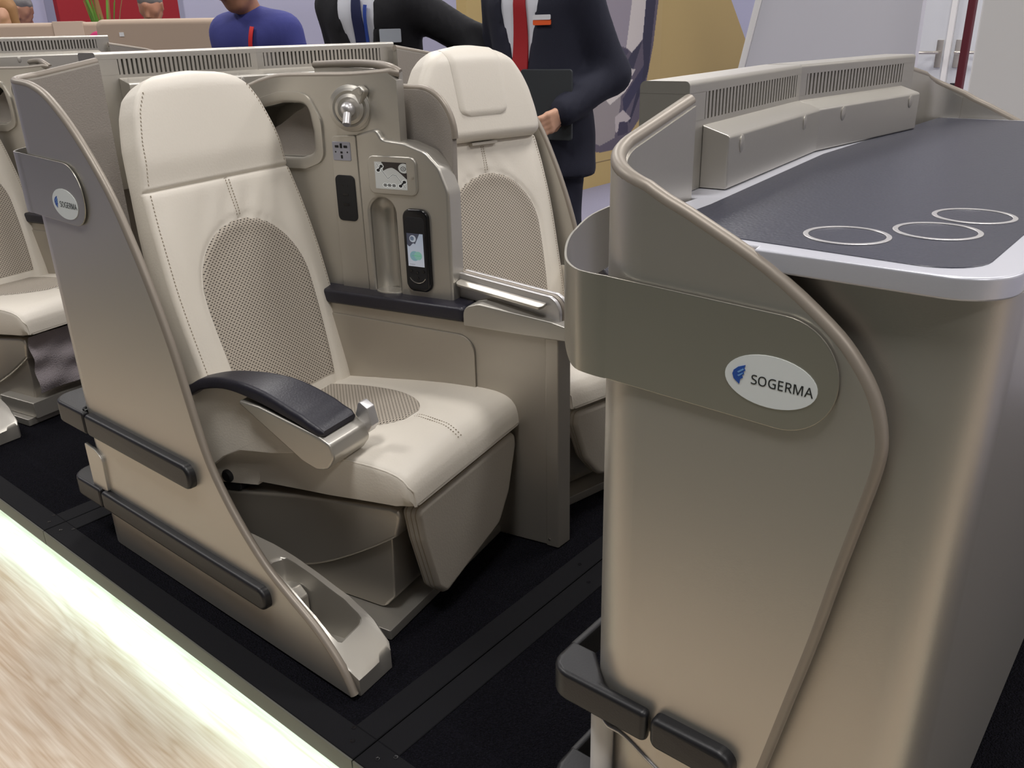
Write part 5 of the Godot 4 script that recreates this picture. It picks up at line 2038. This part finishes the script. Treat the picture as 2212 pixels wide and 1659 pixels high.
func build_people() -> void:
	# navy suit with red tie and folder
	var P := {"coat": true, "hem": 0.79, "cloth": M.navy_suit, "skin": M.skin, "hair": M.hair_grey, "lean": 3.0,
		"arms": {"elbow_l": Vector3(0.245, 1.125, -0.12), "wrist_l": Vector3(0.215, 1.025, 0.135), "elbow_r": Vector3(-0.27, 1.13, -0.06), "wrist_r": Vector3(-0.23, 0.90, 0.05), "curl": 0.5, "palm_l": Vector3(-0.6, 0.3, -0.6)}}
	var o := person("man in a navy suit, red tie and orange badge, holding a dark folder", Vector3(-2.155, 0, -2.785), -1.0, P)
	ribbon(o, "tie", P.torso_bones, [0.0, 1.45, 0.002, 1.36, 0.004, 1.22, 0.006, 1.04], 0.045, 0.085, M.red_tie)
	badge(o, "badge", P.coat_bones, 0.115, 1.335, 0.07, 0.017, M.badge_white, 0.014)
	badge(o, "badge", P.coat_bones, 0.115, 1.318, 0.07, 0.018, M.badge_orange, 0.014)
	var f := thing("folder", "dark grey folder held under the arm of the man in navy", "folder", Vector3(-2.155, 0, -2.785), -1.0)
	var b := MB.new()
	ext(b, rrect(0.21, 0.25, 0.012, Vector2(0.10, 1.035)), 0.157, 0.17, Transform3D(Basis(Vector3.UP, deg_to_rad(12)), Vector3.ZERO), 0.003, 2)
	put(f, "cover", b, M.folder_grey)
	# black suit leaning over the cabinet
	P = {"coat": true, "hem": 0.80, "cloth": M.black_suit, "skin": M.skin, "hair": M.hair_black, "lean": 14.0,
		"arms": {"elbow_l": Vector3(0.43, 1.23, -0.08), "wrist_l": Vector3(0.52, 1.08, 0.12), "elbow_r": Vector3(-0.25, 1.13, -0.08), "wrist_r": Vector3(-0.22, 0.88, 0.02)}}
	o = person("man in a black suit with a grey name badge, leaning on the row behind", Vector3(-2.90, 0, -2.68), 14.0, P)
	ribbon(o, "tie", P.torso_bones, [0.0, 1.42, 0.0, 1.30, 0.0, 1.15, 0.0, 1.02], 0.04, 0.075, M.navy_tie)
	ribbon(o, "lanyard", P.torso_bones, [0.05, 1.40, 0.035, 1.28, 0.02, 1.14, 0.0, 1.04], 0.016, 0.016, M.lanyard_blue, 0.009, 0.0015)
	badge(o, "badge", P.coat_bones, 0.15, 1.285, 0.085, 0.05, M.badge_grey, 0.03)
	# blue shirt with red lanyard
	P = {"cloth": M.blue_shirt, "trousers": M.black_suit, "skin": M.skin_tan, "hair": M.hair_black, "lean": 12.0, "nod": 14.0, "turn": -10.0, "scale": 0.93,
		"arms": {"elbow_l": Vector3(0.27, 1.14, 0.02), "wrist_l": Vector3(0.20, 0.96, 0.2), "elbow_r": Vector3(-0.26, 1.14, 0.0), "wrist_r": Vector3(-0.2, 0.95, 0.18)}}
	o = person("man in a blue shirt with a red lanyard looking down", Vector3(-3.72, 0, -2.66), 15.0, P)
	ribbon(o, "lanyard", P.torso_bones, [0.085, 1.335, 0.075, 1.27, 0.045, 1.14, 0.0, 0.98], 0.02, 0.02, M.lanyard_red, 0.012, 0.0015)
	badge(o, "badge", P.torso_bones, 0.0, 0.95, 0.09, 0.07, M.badge_white, 0.016)
	# heads beyond the tan suites
	P = {"cloth": M.purple_cloth, "trousers": M.black_suit, "skin": M.skin_tan, "hair": M.hair_grey, "nod": 20.0, "scale": 1.03,
		"arms": {"elbow_l": Vector3(0.27, 1.14, 0.0), "wrist_l": Vector3(0.22, 0.92, 0.1), "elbow_r": Vector3(-0.27, 1.14, 0.0), "wrist_r": Vector3(-0.22, 0.92, 0.1)}}
	person("grey-haired man in purple near the picture corner, beyond the tan suites", Vector3(-9.98, FLOOR, -4.22), 40.0, P)
	P = {"cloth": M.lime_cloth, "trousers": M.black_suit, "skin": M.skin, "hair": M.hair_brown, "long_hair": true, "nod": 10.0, "scale": 0.97,
		"arms": {"elbow_l": Vector3(0.27, 1.14, 0.0), "wrist_l": Vector3(0.22, 0.92, 0.1), "elbow_r": Vector3(-0.27, 1.14, 0.0), "wrist_r": Vector3(-0.22, 0.92, 0.1)}}
	person("woman with light brown hair and lime top at the picture edge", Vector3(-7.49, FLOOR, -3.0), 30.0, P)
	P = {"cloth": M.black_suit, "trousers": M.black_suit, "skin": M.skin_tan, "hair": M.hair_grey, "nod": 25.0, "scale": 1.0,
		"arms": {"elbow_l": Vector3(0.27, 1.14, 0.0), "wrist_l": Vector3(0.22, 0.92, 0.1), "elbow_r": Vector3(-0.27, 1.14, 0.0), "wrist_r": Vector3(-0.22, 0.92, 0.1)}}
	person("bowed grey-haired person behind the taller tan suite wall", Vector3(-7.13, FLOOR, -4.03), 40.0, P)
